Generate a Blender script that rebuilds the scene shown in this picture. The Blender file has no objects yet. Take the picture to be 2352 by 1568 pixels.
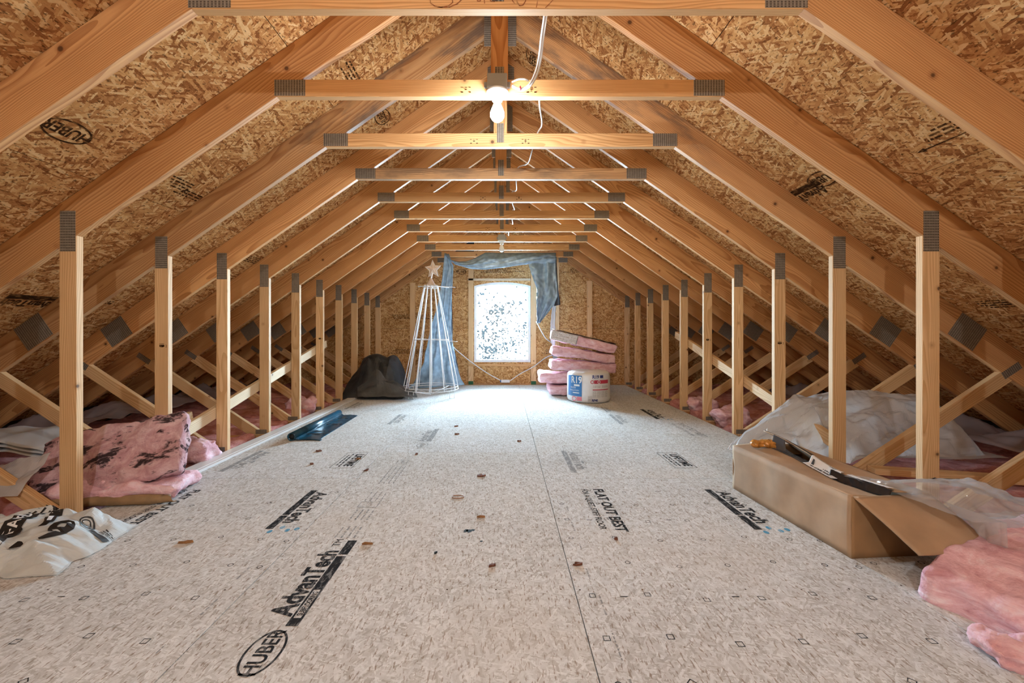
import bpy, bmesh, math, random
from mathutils import Vector, Matrix, noise

# ------------------------------------------------------------------ frame, camera, light
S = bpy.context.scene
COL = S.collection
CAMX = 0.022
F, CX, CY, EYE = 990.0, 1157.0, 758.0, 0.978     # focal length (px), vanishing point, eye height above the subfloor

cam_d = bpy.data.cameras.new('camera')
cam_d.sensor_width = 36.0
cam_d.lens = F / 2352.0 * 36.0
cam_d.shift_x = (1176.0 - CX) / 2352.0
cam_d.shift_y = (CY - 784.0) / 2352.0
cam_d.clip_start = 0.05
cam_d.clip_end = 300
cam = bpy.data.objects.new('camera', cam_d)
COL.objects.link(cam)
cam.location = (CAMX, 0, EYE)
cam.rotation_euler = (math.pi / 2, 0, 0)
S.camera = cam

SKY = 56.0            # overcast daylight outside the gable window
BULB = 215.0          # radiance of the lit bulb
FILL_BULB = 700.0  # radiance of the added bulb that fills the foreground
W = bpy.data.worlds.new('sky')
S.world = W
W.use_nodes = True
wn = W.node_tree.nodes
wn['Background'].inputs['Color'].default_value = (0.62, 0.84, 1.0, 1)
wn['Background'].inputs['Strength'].default_value = SKY

def portal(name, loc, rotx, sx, sz):
    l = bpy.data.lights.new(name, 'AREA')
    l.shape = 'RECTANGLE'; l.size = sx; l.size_y = sz
    l.cycles.is_portal = True
    o = bpy.data.objects.new(name, l); COL.objects.link(o)
    o.location = loc; o.rotation_euler = (rotx, 0, 0)
portal('window_daylight', (0, 7.86, 1.12), -math.pi / 2, 1.1, 1.55)

S.view_settings.view_transform = 'Standard'
S.view_settings.look = 'None'
S.view_settings.exposure = 1.52
S.view_settings.gamma = 1.0
S.cycles.max_bounces = 5
S.cycles.diffuse_bounces = 4
S.cycles.glossy_bounces = 3
S.cycles.use_light_tree = False
S.cycles.adaptive_threshold = 0.05
S.view_settings.use_curve_mapping = False

R = random.Random(7)

# ------------------------------------------------------------------ helpers
def P(px, py, d):                     # a point of the place: pixel direction and real distance
    return Vector((CAMX + (px - CX) * d / F, d, EYE - (py - CY) * d / F))
def FL(px, py, z=0.0):                # the floor point seen at a pixel
    d = (EYE - z) * F / (py - CY)
    return Vector((CAMX + (px - CX) * d / F, d, z))

def wm(o):
    m = o.matrix_basis.copy()
    return wm(o.parent) @ o.matrix_parent_inverse @ m if o.parent else m
def adopt(child, parent):
    m = wm(child)
    child.parent = parent
    child.matrix_parent_inverse = wm(parent).inverted()
    child.matrix_basis = m
    return child
def tag(o, label=None, cat=None, group=None, kind=None):
    if label: o['label'] = label
    if cat: o['category'] = cat
    if group: o['group'] = group
    if kind: o['kind'] = kind
    return o
def link(name, me, mat=None, parent=None, mw=None):
    o = bpy.data.objects.new(name, me)
    COL.objects.link(o)
    if mat is not None and len(me.materials) == 0: me.materials.append(mat)
    if mw is not None: o.matrix_basis = mw
    if parent is not None: adopt(o, parent)
    return o
def empty(name, loc=(0, 0, 0), rz=0.0):
    o = bpy.data.objects.new(name, None)
    COL.objects.link(o)
    o.empty_display_size = 0.1
    o.location = loc; o.rotation_euler = (0, 0, rz)
    return o
def bm_mesh(name, bm, smooth=False):
    me = bpy.data.meshes.new(name)
    bmesh.ops.recalc_face_normals(bm, faces=bm.faces)
    bm.to_mesh(me); bm.free()
    if smooth:
        for p in me.polygons: p.use_smooth = True
    return me
def mesh(name, verts, faces, smooth=False):
    me = bpy.data.meshes.new(name)
    me.from_pydata([tuple(v) for v in verts], [], faces)
    me.update()
    if smooth:
        for p in me.polygons: p.use_smooth = True
    return me
def bm_box(bm, c, d, m=None):
    r = bmesh.ops.create_cube(bm, size=1.0)
    for v in r['verts']:
        v.co = Vector((v.co.x * d[0] + c[0], v.co.y * d[1] + c[1], v.co.z * d[2] + c[2]))
        if m is not None: v.co = m @ v.co
    return r['verts']
def box_mesh(name, d, bev=0.0, seg=1):
    bm = bmesh.new()
    bm_box(bm, (0, 0, 0), d)
    if bev: bmesh.ops.bevel(bm, geom=bm.edges[:], offset=bev, segments=seg, affect='EDGES', profile=0.6)
    return bm_mesh(name, bm)
def prism_mesh(name, pts, t, bev=0.0):          # polygon in x-z, thickness t about y = 0
    bm = bmesh.new()
    a = [bm.verts.new((x, -t / 2, z)) for x, z in pts]
    b = [bm.verts.new((x, t / 2, z)) for x, z in pts]
    bm.faces.new(a); bm.faces.new(b[::-1])
    n = len(pts)
    for i in range(n): bm.faces.new((a[i], b[i], b[(i + 1) % n], a[(i + 1) % n]))
    if bev: bmesh.ops.bevel(bm, geom=bm.edges[:], offset=bev, segments=1, affect='EDGES')
    return bm_mesh(name, bm)
_cache = {}
def member(name, key, pts, y0, t, ang, mat, parent, bev=0.0018):
    """A board or plate cut from a polygon in the truss plane; its local x runs along the board."""
    cx = (min(p[0] for p in pts) + max(p[0] for p in pts)) / 2
    cz = (min(p[1] for p in pts) + max(p[1] for p in pts)) / 2
    ca, sa = math.cos(ang), math.sin(ang)
    if key not in _cache:
        loc = [((x - cx) * ca + (z - cz) * sa, -(x - cx) * sa + (z - cz) * ca) for x, z in pts]
        me = prism_mesh(name, loc, t, bev)
        me.materials.append(mat)
        _cache[key] = me
    o = bpy.data.objects.new(name, _cache[key])
    COL.objects.link(o)
    o.location = (cx, y0 + t / 2, cz)
    o.rotation_euler = (0, -ang, 0)
    o.parent = parent
    return o
def tube_mesh(name, pts, r, seg=8, closed=False, cap=True):
    pts = [Vector(p) for p in pts]
    n = len(pts); verts = []; faces = []
    up = None
    for i, p in enumerate(pts):
        if closed: t = pts[(i + 1) % n] - pts[i - 1]
        else: t = pts[min(i + 1, n - 1)] - pts[max(i - 1, 0)]
        t.normalize()
        if up is None:
            up = Vector((0, 0, 1)) if abs(t.z) < 0.9 else Vector((1, 0, 0))
        a = t.cross(up).normalized(); b = a.cross(t).normalized(); up = b
        rr = r[i] if isinstance(r, (list, tuple)) else r
        for k in range(seg):
            w = 2 * math.pi * k / seg
            verts.append(p + a * math.cos(w) * rr + b * math.sin(w) * rr)
    m = n if closed else n - 1
    for i in range(m):
        for k in range(seg):
            j = (i + 1) % n
            faces.append((i * seg + k, i * seg + (k + 1) % seg, j * seg + (k + 1) % seg, j * seg + k))
    if cap and not closed:
        faces.append(tuple(range(seg))[::-1]); faces.append(tuple(range((n - 1) * seg, n * seg)))
    return mesh(name, verts, faces, True)
def smooth_path(pts, k=6):
    pts = [Vector(p) for p in pts]; out = []
    for i in range(len(pts) - 1):
        p0 = pts[max(i - 1, 0)]; p1 = pts[i]; p2 = pts[i + 1]; p3 = pts[min(i + 2, len(pts) - 1)]
        for j in range(k):
            t = j / k
            out.append(0.5 * ((2 * p1) + (p2 - p0) * t + (2 * p0 - 5 * p1 + 4 * p2 - p3) * t * t + (3 * p1 - p0 - 3 * p2 + p3) * t ** 3))
    out.append(pts[-1])
    return out
def lathe_mesh(name, prof, seg=32, cap=True, smooth=True):
    verts = []; faces = []
    for r, z in prof:
        for k in range(seg):
            a = 2 * math.pi * k / seg
            verts.append((r * math.cos(a), r * math.sin(a), z))
    for i in range(len(prof) - 1):
        for k in range(seg):
            faces.append((i * seg + k, i * seg + (k + 1) % seg, (i + 1) * seg + (k + 1) % seg, (i + 1) * seg + k))
    if cap:
        faces.append(tuple(range(seg))[::-1]); faces.append(tuple(range((len(prof) - 1) * seg, len(prof) * seg)))
    return mesh(name, verts, faces, smooth)
def sheet(name, nu, nv, fn, mat, thick=0.0, parent=None, smooth=True):
    v = [fn(i / nu, j / nv) for j in range(nv + 1) for i in range(nu + 1)]
    f = [(j * (nu + 1) + i, j * (nu + 1) + i + 1, (j + 1) * (nu + 1) + i + 1, (j + 1) * (nu + 1) + i) for j in range(nv) for i in range(nu)]
    o = link(name, mesh(name, v, f, smooth), mat, parent)
    if thick:
        m = o.modifiers.new('thickness', 'SOLIDIFY'); m.thickness = thick; m.offset = 0
    return o
class Crumple:                       # sharp folds like those in film and foil
    def __init__(s, seed, n=9, lo=1.5, hi=7.0):
        r = random.Random(seed); s.w = []
        for i in range(n):
            f = lo * (hi / lo) ** (i / max(1, n - 1)); a = r.uniform(0, math.pi)
            s.w.append((math.cos(a) * f, math.sin(a) * f, r.random(), f ** -0.72))
        t = sum(w[3] for w in s.w); s.w = [(a, b, c, d / t) for a, b, c, d in s.w]; s.seed = seed
    def __call__(s, x, y):
        nx = noise.noise((x * 1.7 + s.seed, y * 1.7, 0.3)) * 0.35; ny = noise.noise((x * 1.7, y * 1.7 + s.seed, 4.1)) * 0.35
        t = 0.0
        for a, b, c, d in s.w:
            q = (x + nx) * a + (y + ny) * b + c; q -= math.floor(q)
            t += d * abs(2 * q - 1)
        return t
def lerp_poly(pts, t):
    """point at parameter t of a polyline, by length"""
    L = [0.0]
    for a, b in zip(pts, pts[1:]): L.append(L[-1] + (Vector(b) - Vector(a)).length)
    d = t * L[-1]
    for i in range(len(pts) - 1):
        if d <= L[i + 1] or i == len(pts) - 2:
            k = (d - L[i]) / max(1e-9, L[i + 1] - L[i])
            return Vector(pts[i]).lerp(Vector(pts[i + 1]), min(1, max(0, k)))
def soft_box(name, dims, seg, rnd, amp, freq, seed, warp=None):
    """a batt: a finely divided block with rounded edges and a woolly surface"""
    lx, ly, lz = dims; nx, ny, nz = seg
    idx = {}; verts = []; faces = []
    def vid(i, j, k):
        if (i, j, k) in idx: return idx[(i, j, k)]
        p = Vector((lx * (i / nx - 0.5), ly * (j / ny - 0.5), lz * (k / nz - 0.5)))
        q = Vector((max(-lx / 2 + rnd, min(lx / 2 - rnd, p.x)), max(-ly / 2 + rnd, min(ly / 2 - rnd, p.y)), max(-lz / 2 + rnd, min(lz / 2 - rnd, p.z))))
        n = p - q
        n = n.normalized() if n.length > 1e-6 else Vector((0, 0, 1))
        p = q + n * rnd
        h = noise.fractal(Vector((p.x * freq + seed, p.y * freq, p.z * freq * 1.6)), 0.9, 2.1, 4)
        p = p + n * h * amp
        if warp: p = warp(p)
        idx[(i, j, k)] = len(verts); verts.append(p)
        return idx[(i, j, k)]
    for i in range(nx):
        for j in range(ny):
            faces.append((vid(i, j, 0), vid(i, j + 1, 0), vid(i + 1, j + 1, 0), vid(i + 1, j, 0)))
            faces.append((vid(i, j, nz), vid(i + 1, j, nz), vid(i + 1, j + 1, nz), vid(i, j + 1, nz)))
    for i in range(nx):
        for k in range(nz):
            faces.append((vid(i, 0, k), vid(i + 1, 0, k), vid(i + 1, 0, k + 1), vid(i, 0, k + 1)))
            faces.append((vid(i, ny, k), vid(i, ny, k + 1), vid(i + 1, ny, k + 1), vid(i + 1, ny, k)))
    for j in range(ny):
        for k in range(nz):
            faces.append((vid(0, j, k), vid(0, j, k + 1), vid(0, j + 1, k + 1), vid(0, j + 1, k)))
            faces.append((vid(nx, j, k), vid(nx, j + 1, k), vid(nx, j + 1, k + 1), vid(nx, j, k + 1)))
    return mesh(name, verts, faces, True)
_text = {}
def text_geo(body, size, bold=0.0, shear=0.0, sx=1.0, align='CENTER'):
    """lettering as flat polygons, centred on x, baseline at y = 0"""
    k = (body, size, bold, shear, sx, align)
    if k not in _text:
        c = bpy.data.curves.new('lettering', 'FONT')
        c.body = body; c.size = size; c.offset = bold; c.shear = shear; c.align_x = align
        c.resolution_u = 3; c.fill_mode = 'FRONT'
        o = bpy.data.objects.new('lettering', c)
        me = bpy.data.meshes.new_from_object(o)
        bpy.data.objects.remove(o)
        _text[k] = ([(v.co.x * sx, v.co.y) for v in me.vertices], [tuple(p.vertices) for p in me.polygons])
        bpy.data.meshes.remove(me)
    return _text[k]
class Print:                          # flat print: letters, bars, rings and outlines in a local x-y frame
    def __init__(s): s.v = []; s.f = []
    def add(s, v, f):
        o = len(s.v); s.v += list(v); s.f += [tuple(i + o for i in q) for q in f]
    def text(s, body, x, y, size, bold=0.0, shear=0.0, sx=1.0, align='CENTER'):
        v, f = text_geo(body, size, bold, shear, sx, align)
        s.add([(a + x, b + y) for a, b in v], f)
    def rect(s, x0, y0, x1, y1): s.add([(x0, y0), (x1, y0), (x1, y1), (x0, y1)], [(0, 1, 2, 3)])
    def outline(s, x0, y0, x1, y1, w):
        s.rect(x0, y0, x1, y0 + w); s.rect(x0, y1 - w, x1, y1); s.rect(x0, y0 + w, x0 + w, y1 - w); s.rect(x1 - w, y0 + w, x1, y1 - w)
    def ring(s, x, y, rx, ry, w, n=40, a0=0.0):
        v = []; f = []
        for k in range(n):
            a = a0 + 2 * math.pi * k / n
            v.append((x + rx * math.cos(a), y + ry * math.sin(a))); v.append((x + (rx - w) * math.cos(a), y + (ry - w) * math.sin(a)))
        for k in range(n):
            j = (k + 1) % n
            f.append((2 * k, 2 * j, 2 * j + 1, 2 * k + 1))
        s.add(v, f)
    def disc(s, x, y, rx, ry, n=24):
        s.add([(x + rx * math.cos(2 * math.pi * k / n), y + ry * math.sin(2 * math.pi * k / n)) for k in range(n)], [tuple(range(n))])
    def stroke(s, pts, w):
        for a, b in zip(pts, pts[1:]):
            dx, dy = b[0] - a[0], b[1] - a[1]; l = math.hypot(dx, dy) or 1e-6
            nx, ny = -dy / l * w / 2, dx / l * w / 2; ex, ey = dx / l * w * .3, dy / l * w * .3
            s.add([(a[0] + nx - ex, a[1] + ny - ey), (a[0] - nx - ex, a[1] - ny - ey), (b[0] - nx + ex, b[1] - ny + ey), (b[0] + nx + ex, b[1] + ny + ey)], [(0, 1, 2, 3)])
    def dashes(s, x0, x1, y, h, r, gap=0.35):
        x = x0
        while x < x1:
            l = r.uniform(0.5, 2.2) * h * 2.2
            s.rect(x, y, min(x1, x + l), y + h); x += l + h * r.uniform(0.5, 1.4)
    def obj(s, name, mat, fn, parent=None):
        return tag(link(name, mesh(name, [fn(x, y) for x, y in s.v], s.f), mat, parent), kind='stuff' if name in ('crayon_lettering', 'navy_print', 'grey_print', 'dark_print', 'grade_stamp') else None)
def frame_fn(o, xd, yd, n, lift):
    o, xd, yd, n = Vector(o), Vector(xd).normalized(), Vector(yd).normalized(), Vector(n).normalized()
    return lambda x, y: o + xd * x + yd * y + n * lift

# ------------------------------------------------------------------ materials
class NT:
    def __init__(s, name):
        s.m = bpy.data.materials.new(name); s.m.use_nodes = True
        s.t = s.m.node_tree; s.b = s.t.nodes['Principled BSDF']; s.out = s.t.nodes['Material Output']
    def n(s, typ, **kw):
        nd = s.t.nodes.new(typ)
        for k, v in kw.items():
            if hasattr(nd, k) and k not in ('Scale', 'Vector', 'Fac', 'A', 'B', 'Location', 'Rotation', 'Distortion', 'Detail', 'Roughness'): setattr(nd, k, v)
            else: s.put(nd, k, v)
        return nd
    def put(s, nd, k, v):
        sock = nd.inputs[k]
        if isinstance(v, bpy.types.NodeSocket): s.t.links.new(v, sock)
        else: sock.default_value = v
    def math(s, op, a, b=0.0, c=None, clamp=False):
        nd = s.t.nodes.new('ShaderNodeMath'); nd.operation = op; nd.use_clamp = clamp
        for i, v in enumerate((a, b, c)):
            if v is None: continue
            if isinstance(v, bpy.types.NodeSocket): s.t.links.new(v, nd.inputs[i])
            else: nd.inputs[i].default_value = v
        return nd.outputs[0]
    def vmath(s, op, a, b):
        nd = s.t.nodes.new('ShaderNodeVectorMath'); nd.operation = op
        for i, v in enumerate((a, b)):
            if isinstance(v, bpy.types.NodeSocket): s.t.links.new(v, nd.inputs[i])
            else: nd.inputs[i].default_value = v
        return nd.outputs[0]
    def mix(s, f, a, b, mode='MIX'):
        nd = s.t.nodes.new('ShaderNodeMix'); nd.data_type = 'RGBA'; nd.blend_type = mode
        for i, v in ((0, f), (6, a), (7, b)):
            if isinstance(v, bpy.types.NodeSocket): s.t.links.new(v, nd.inputs[i])
            else: nd.inputs[i].default_value = v if i == 0 else (*v, 1.0)[:4]
        return nd.outputs[2]
    def ramp(s, fac, stops):
        nd = s.t.nodes.new('ShaderNodeValToRGB'); el = nd.color_ramp.elements
        while len(el) < len(stops): el.new(0.5)
        for e, (p, c) in zip(el, stops):
            e.position = p; e.color = (*c, 1.0)[:4]
        s.t.links.new(fac, nd.inputs[0])
        return nd.outputs[0]
    def step(s, v, a, b):
        nd = s.t.nodes.new('ShaderNodeMapRange'); nd.interpolation_type = 'SMOOTHSTEP'
        s.t.links.new(v, nd.inputs[0]); nd.inputs[1].default_value = a; nd.inputs[2].default_value = b
        return nd.outputs[0]
    def obj(s): return s.n('ShaderNodeTexCoord').outputs['Object']
    def rnd(s): return s.n('ShaderNodeObjectInfo').outputs['Random']
    def set(s, **kw):
        for k, v in kw.items(): s.put(s.b, k.replace('_', ' '), v)
    def matt(s):
        """a plain diffuse surface fed by what was set on the principled node"""
        d = s.n('ShaderNodeBsdfDiffuse')
        for a, b in (('Base Color', 'Color'), ('Normal', 'Normal')):
            for l in list(s.b.inputs[a].links): s.t.links.new(l.from_socket, d.inputs[b])
        s.t.links.new(d.outputs[0], s.out.inputs['Surface']); s.t.nodes.remove(s.b)
    def bump(s, h, strength, dist=0.002):
        nd = s.n('ShaderNodeBump'); nd.inputs['Strength'].default_value = strength; nd.inputs['Distance'].default_value = dist
        s.t.links.new(h, nd.inputs['Height']); s.t.links.new(nd.outputs[0], s.b.inputs['Normal'])

def plain(name, col, rough=0.6, metal=0.0, var=0.0, scale=20.0, bump=0.0, **kw):
    t = NT(name)
    if var or bump:
        nz = t.n('ShaderNodeTexNoise', Vector=t.obj(), Scale=scale, Detail=4.0).outputs['Fac']
        lo = tuple(c * (1 - var) for c in col); hi = tuple(min(1, c * (1 + var)) for c in col)
        t.set(Base_Color=t.ramp(nz, [(0.3, lo), (0.7, hi)]))
        if bump: t.bump(nz, bump, 0.004)
    else: t.set(Base_Color=(*col, 1))
    t.set(Roughness=rough, Metallic=metal, **kw)
    return t.m

def wood(name, light, dark, stain=0.0, side=0, ring=0.0065, knots=0.5):
    t = NT(name)
    co = t.obj(); r = t.rnd()
    off = t.n('ShaderNodeCombineXYZ', X=t.math('MULTIPLY', r, 31.0), Y=t.math('MULTIPLY_ADD', t.math('FRACT', t.math('MULTIPLY', r, 17.3)), 0.3, -0.15), Z=t.math('MULTIPLY_ADD', t.math('FRACT', t.math('MULTIPLY', r, 57.7)), 0.24, -0.12)).outputs[0]
    p = t.vmath('ADD', co, off)
    low = t.n('ShaderNodeTexNoise', Vector=t.vmath('MULTIPLY', p, (1.6, 9.0, 9.0)), Scale=1.0, Detail=1.0).outputs['Color']
    warp = t.vmath('MULTIPLY', t.vmath('SUBTRACT', low, (0.5, 0.5, 0.5)), (0.0, 0.055, 0.055))
    q = t.vmath('MULTIPLY', t.vmath('ADD', p, warp), (0.03, 1.0, 1.0))
    q = t.vmath('SUBTRACT', q, t.vmath('MULTIPLY', off, (0.03, 0.0, 0.0)))
    rad = t.n('ShaderNodeVectorMath', operation='LENGTH'); t.t.links.new(q, rad.inputs[0])
    ph = t.math('FRACT', t.math('DIVIDE', rad.outputs['Value'], ring))
    late = t.step(ph, 0.25, 0.95)
    fine = t.n('ShaderNodeTexNoise', Vector=t.vmath('MULTIPLY', p, (6.0, 240.0, 240.0)), Scale=1.0, Detail=1.0).outputs['Fac']
    broad = t.n('ShaderNodeSeparateColor', Color=low).outputs[0]
    g = t.math('ADD', t.math('MULTIPLY', late, 0.42), t.math('ADD', t.math('MULTIPLY', fine, 0.4), t.math('MULTIPLY', broad, 0.5)))
    mid = tuple((a + b) / 2 for a, b in zip(light, dark))
    c = t.ramp(g, [(0.32, light), (0.62, mid), (0.95, dark)])
    # whole-board tone
    tone = t.math('MULTIPLY_ADD', t.math('FRACT', t.math('MULTIPLY', r, 91.1)), 0.30, 0.86)
    c = t.mix(1.0, c, t.n('ShaderNodeCombineColor', Red=tone, Green=tone, Blue=tone).outputs[0], 'MULTIPLY')
    # knots
    v = t.n('ShaderNodeTexVoronoi', Vector=t.vmath('ADD', co, t.vmath('MULTIPLY', off, (1.0, 9.0, 9.0))), Scale=7.0)
    pick = t.step(t.n('ShaderNodeSeparateColor', Color=v.outputs['Color']).outputs[0], knots, knots + 0.01)
    core = t.math('MULTIPLY', pick, t.math('SUBTRACT', 1.0, t.step(v.outputs['Distance'], 0.05, 0.10)))
    halo = t.math('MULTIPLY', pick, t.math('SUBTRACT', 1.0, t.step(v.outputs['Distance'], 0.08, 0.20)))
    c = t.mix(t.math('MULTIPLY', halo, 0.45), c, (dark[0] * .75, dark[1] * .65, dark[2] * .6))
    c = t.mix(t.math('MULTIPLY', core, 0.85), c, (0.07, 0.028, 0.012))
    if stain:
        sn = t.n('ShaderNodeTexNoise', Vector=t.vmath('MULTIPLY', p, (1.8, 7.0, 7.0)), Scale=1.0, Detail=5.0, Roughness=0.65).outputs['Fac']
        sm = t.math('MULTIPLY', t.step(sn, 0.44, 0.66), stain)
        if side:
            sm = t.math('MULTIPLY', sm, t.step(t.math('MULTIPLY', t.n('ShaderNodeSeparateXYZ', Vector=co).outputs[0], float(side)), 0.7, 1.4))
        c = t.mix(sm, c, (0.12, 0.09, 0.075))
    t.set(Base_Color=c, Roughness=0.55); t.b.inputs['Specular IOR Level'].default_value = 0.3
    t.bump(fine, 0.22, 0.0012)
    return t.m

def osb(name, stops, speck, speck_amt, rough=0.6, spec=0.25, dens=(12.0, 62.0), bump=0.35, dirt=None, streaks=(38.0, 90.0), tint=None):
    """oriented strand board: four layers of random flakes, the uppermost one shows"""
    t = NT(name)
    co = t.obj(); r = t.rnd()
    base = t.vmath('ADD', co, t.n('ShaderNodeCombineXYZ', X=t.math('MULTIPLY', r, 43.0), Y=t.math('MULTIPLY', r, 71.0), Z=0.0).outputs[0])
    wob = t.n('ShaderNodeTexNoise', noise_dimensions='2D', Vector=base, Scale=14.0, Detail=1.0).outputs['Color']
    base = t.vmath('ADD', base, t.vmath('MULTIPLY', t.vmath('SUBTRACT', wob, (0.5, 0.5, 0.5)), (0.007, 0.007, 0.0)))
    hs = cs = None
    for i, a in enumerate((14, -38, 76)):
        mp = t.n('ShaderNodeMapping', vector_type='TEXTURE'); t.t.links.new(base, mp.inputs['Vector'])
        mp.inputs['Rotation'].default_value = (0, 0, math.radians(a)); mp.inputs['Location'].default_value = (i * 3.7, i * 1.9, 0)
        k = 1.0 + 0.25 * (i % 3)
        v = t.n('ShaderNodeTexVoronoi', voronoi_dimensions='2D', distance='CHEBYCHEV', Vector=t.vmath('MULTIPLY', mp.outputs[0], (dens[0] * k, dens[1] * k, 1.0)), Scale=1.0)
        sc = t.n('ShaderNodeSeparateColor', Color=v.outputs['Color'])
        h = t.math('SUBTRACT', sc.outputs[0], t.math('MULTIPLY', v.outputs['Distance'], 0.55))
        c = t.math('ADD', t.math('MULTIPLY', sc.outputs[1], 0.85), t.math('MULTIPLY', v.outputs['Distance'], -0.12))
        if hs is None: hs, cs = h, c
        else:
            f = t.step(t.math('SUBTRACT', h, hs), 0.0, 0.03)
            nd = t.t.nodes.new('ShaderNodeMix'); nd.data_type = 'FLOAT'
            t.t.links.new(f, nd.inputs[0]); t.t.links.new(cs, nd.inputs[2]); t.t.links.new(c, nd.inputs[3])
            cs = nd.outputs[0]; hs = t.math('MAXIMUM', h, hs)
    streak = t.n('ShaderNodeTexNoise', noise_dimensions='2D', Vector=t.vmath('MULTIPLY', base, (60.0, 160.0, 1.0)), Scale=1.0, Detail=2.0).outputs['Fac']
    cs = t.math('ADD', cs, t.math('MULTIPLY', streak, 0.25))
    c = t.ramp(cs, stops)
    sp = t.n('ShaderNodeTexNoise', noise_dimensions='2D', Vector=t.vmath('MULTIPLY', base, (streaks[0], streaks[1], 1.0)), Scale=1.0, Detail=2.0, Roughness=0.6).outputs['Fac']
    c = t.mix(t.math('MULTIPLY', t.step(sp, 0.60, 0.70), speck_amt), c, speck)
    bl = t.n('ShaderNodeTexNoise', noise_dimensions='2D', Vector=base, Scale=1.3, Detail=2.0).outputs['Fac']
    c = t.mix(0.55, c, t.ramp(bl, [(0.25, (0.72, 0.70, 0.68)), (0.7, (1.0, 1.0, 1.0))]), 'MULTIPLY')
    if dirt:
        c = t.mix(t.math('MULTIPLY', t.step(bl, 0.5, 0.75), 0.3), c, dirt)
    if tint:
        c = t.mix(t.math('MULTIPLY', t.math('FRACT', t.math('MULTIPLY', r, 7.7)), 0.8), c, tint, 'MULTIPLY')
    t.set(Base_Color=c, Roughness=rough); t.b.inputs['Specular IOR Level'].default_value = spec
    t.bump(sp, bump, 0.0015)
    t.matt()
    return t.m

def fibre(name, lo, mid, hi, spots=0.0):
    t = NT(name); co = t.obj()
    p = t.vmath('ADD', co, t.n('ShaderNodeCombineXYZ', X=t.math('MULTIPLY', t.rnd(), 19.0), Y=0.0, Z=0.0).outputs[0])
    a = t.n('ShaderNodeTexNoise', Vector=t.vmath('MULTIPLY', p, (9.0, 9.0, 26.0)), Scale=1.0, Detail=6.0, Roughness=0.7, Distortion=0.7).outputs['Fac']
    c = t.ramp(a, [(0.28, lo), (0.5, mid), (0.72, hi)])
    if spots:
        s = t.n('ShaderNodeTexNoise', Vector=t.vmath('MULTIPLY', p, (6.0, 15.0, 22.0)), Scale=1.0, Detail=5.0, Roughness=0.66, Distortion=0.4).outputs['Fac']
        c = t.mix(t.math('MULTIPLY', t.step(s, 0.505, 0.60), spots), c, (0.03, 0.02, 0.022))
    t.set(Base_Color=c, Roughness=0.95); t.b.inputs['Specular IOR Level'].default_value = 0.1
    t.b.inputs['Sheen Weight'].default_value = 0.25
    f = t.n('ShaderNodeTexNoise', Vector=p, Scale=90.0, Detail=4.0).outputs['Fac']
    t.bump(f, 0.6, 0.006)
    t.matt()
    return t.m

def film(name, col, alpha, rough=0.12, trans=0.35):
    """thin plastic: part clear, part milky, glossy"""
    t = NT(name)
    p = t.b; t.set(Base_Color=(*col, 1), Roughness=rough); p.inputs['Specular IOR Level'].default_value = 0.6
    tl = t.n('ShaderNodeBsdfTranslucent', Color=(*col, 1)); tp = t.n('ShaderNodeBsdfTransparent', Color=(0.96, 0.97, 0.98, 1))
    m1 = t.n('ShaderNodeMixShader', Fac=trans); t.t.links.new(p.outputs[0], m1.inputs[1]); t.t.links.new(tl.outputs[0], m1.inputs[2])
    m2 = t.n('ShaderNodeMixShader', Fac=alpha); t.t.links.new(tp.outputs[0], m2.inputs[1]); t.t.links.new(m1.outputs[0], m2.inputs[2])
    t.t.links.new(m2.outputs[0], t.out.inputs['Surface'])
    nz = t.n('ShaderNodeTexNoise', Vector=t.obj(), Scale=26.0, Detail=3.0).outputs['Fac']
    t.bump(nz, 0.3, 0.004)
    return t.m

def plate_mat():
    t = NT('galvanised_plate'); sx = t.n('ShaderNodeSeparateXYZ', Vector=t.obj())
    fx = t.math('FRACT', t.math('MULTIPLY', sx.outputs[0], 72.0)); fz = t.math('FRACT', t.math('MULTIPLY', sx.outputs[2], 118.0))
    slot = t.math('MULTIPLY', t.step(fx, 0.42, 0.5), t.step(fz, 0.3, 0.45))
    nz = t.n('ShaderNodeTexNoise', Vector=t.obj(), Scale=60.0, Detail=3.0).outputs['Fac']
    c = t.mix(slot, t.ramp(nz, [(0.3, (0.235, 0.20, 0.16)), (0.7, (0.33, 0.285, 0.235))]), (0.075, 0.058, 0.043))
    t.set(Base_Color=c, Metallic=0.15, Roughness=0.5)
    t.bump(slot, 0.5, 0.001)
    return t.m

def ink_mat(name, col, fade, board):
    """worn print: ink rubbed thin so that the board's own colour shows in it"""
    t = NT(name); co = t.obj()
    a = t.n('ShaderNodeTexNoise', Vector=t.vmath('MULTIPLY', co, (60.0, 16.0, 16.0)), Scale=1.0, Detail=3.0, Roughness=0.7).outputs['Fac']
    al = t.math('MULTIPLY_ADD', t.step(a, 0.36, 0.52), fade[1] - fade[0], fade[0])
    t.set(Base_Color=t.mix(al, board, col)); t.matt()
    return t.m

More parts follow.
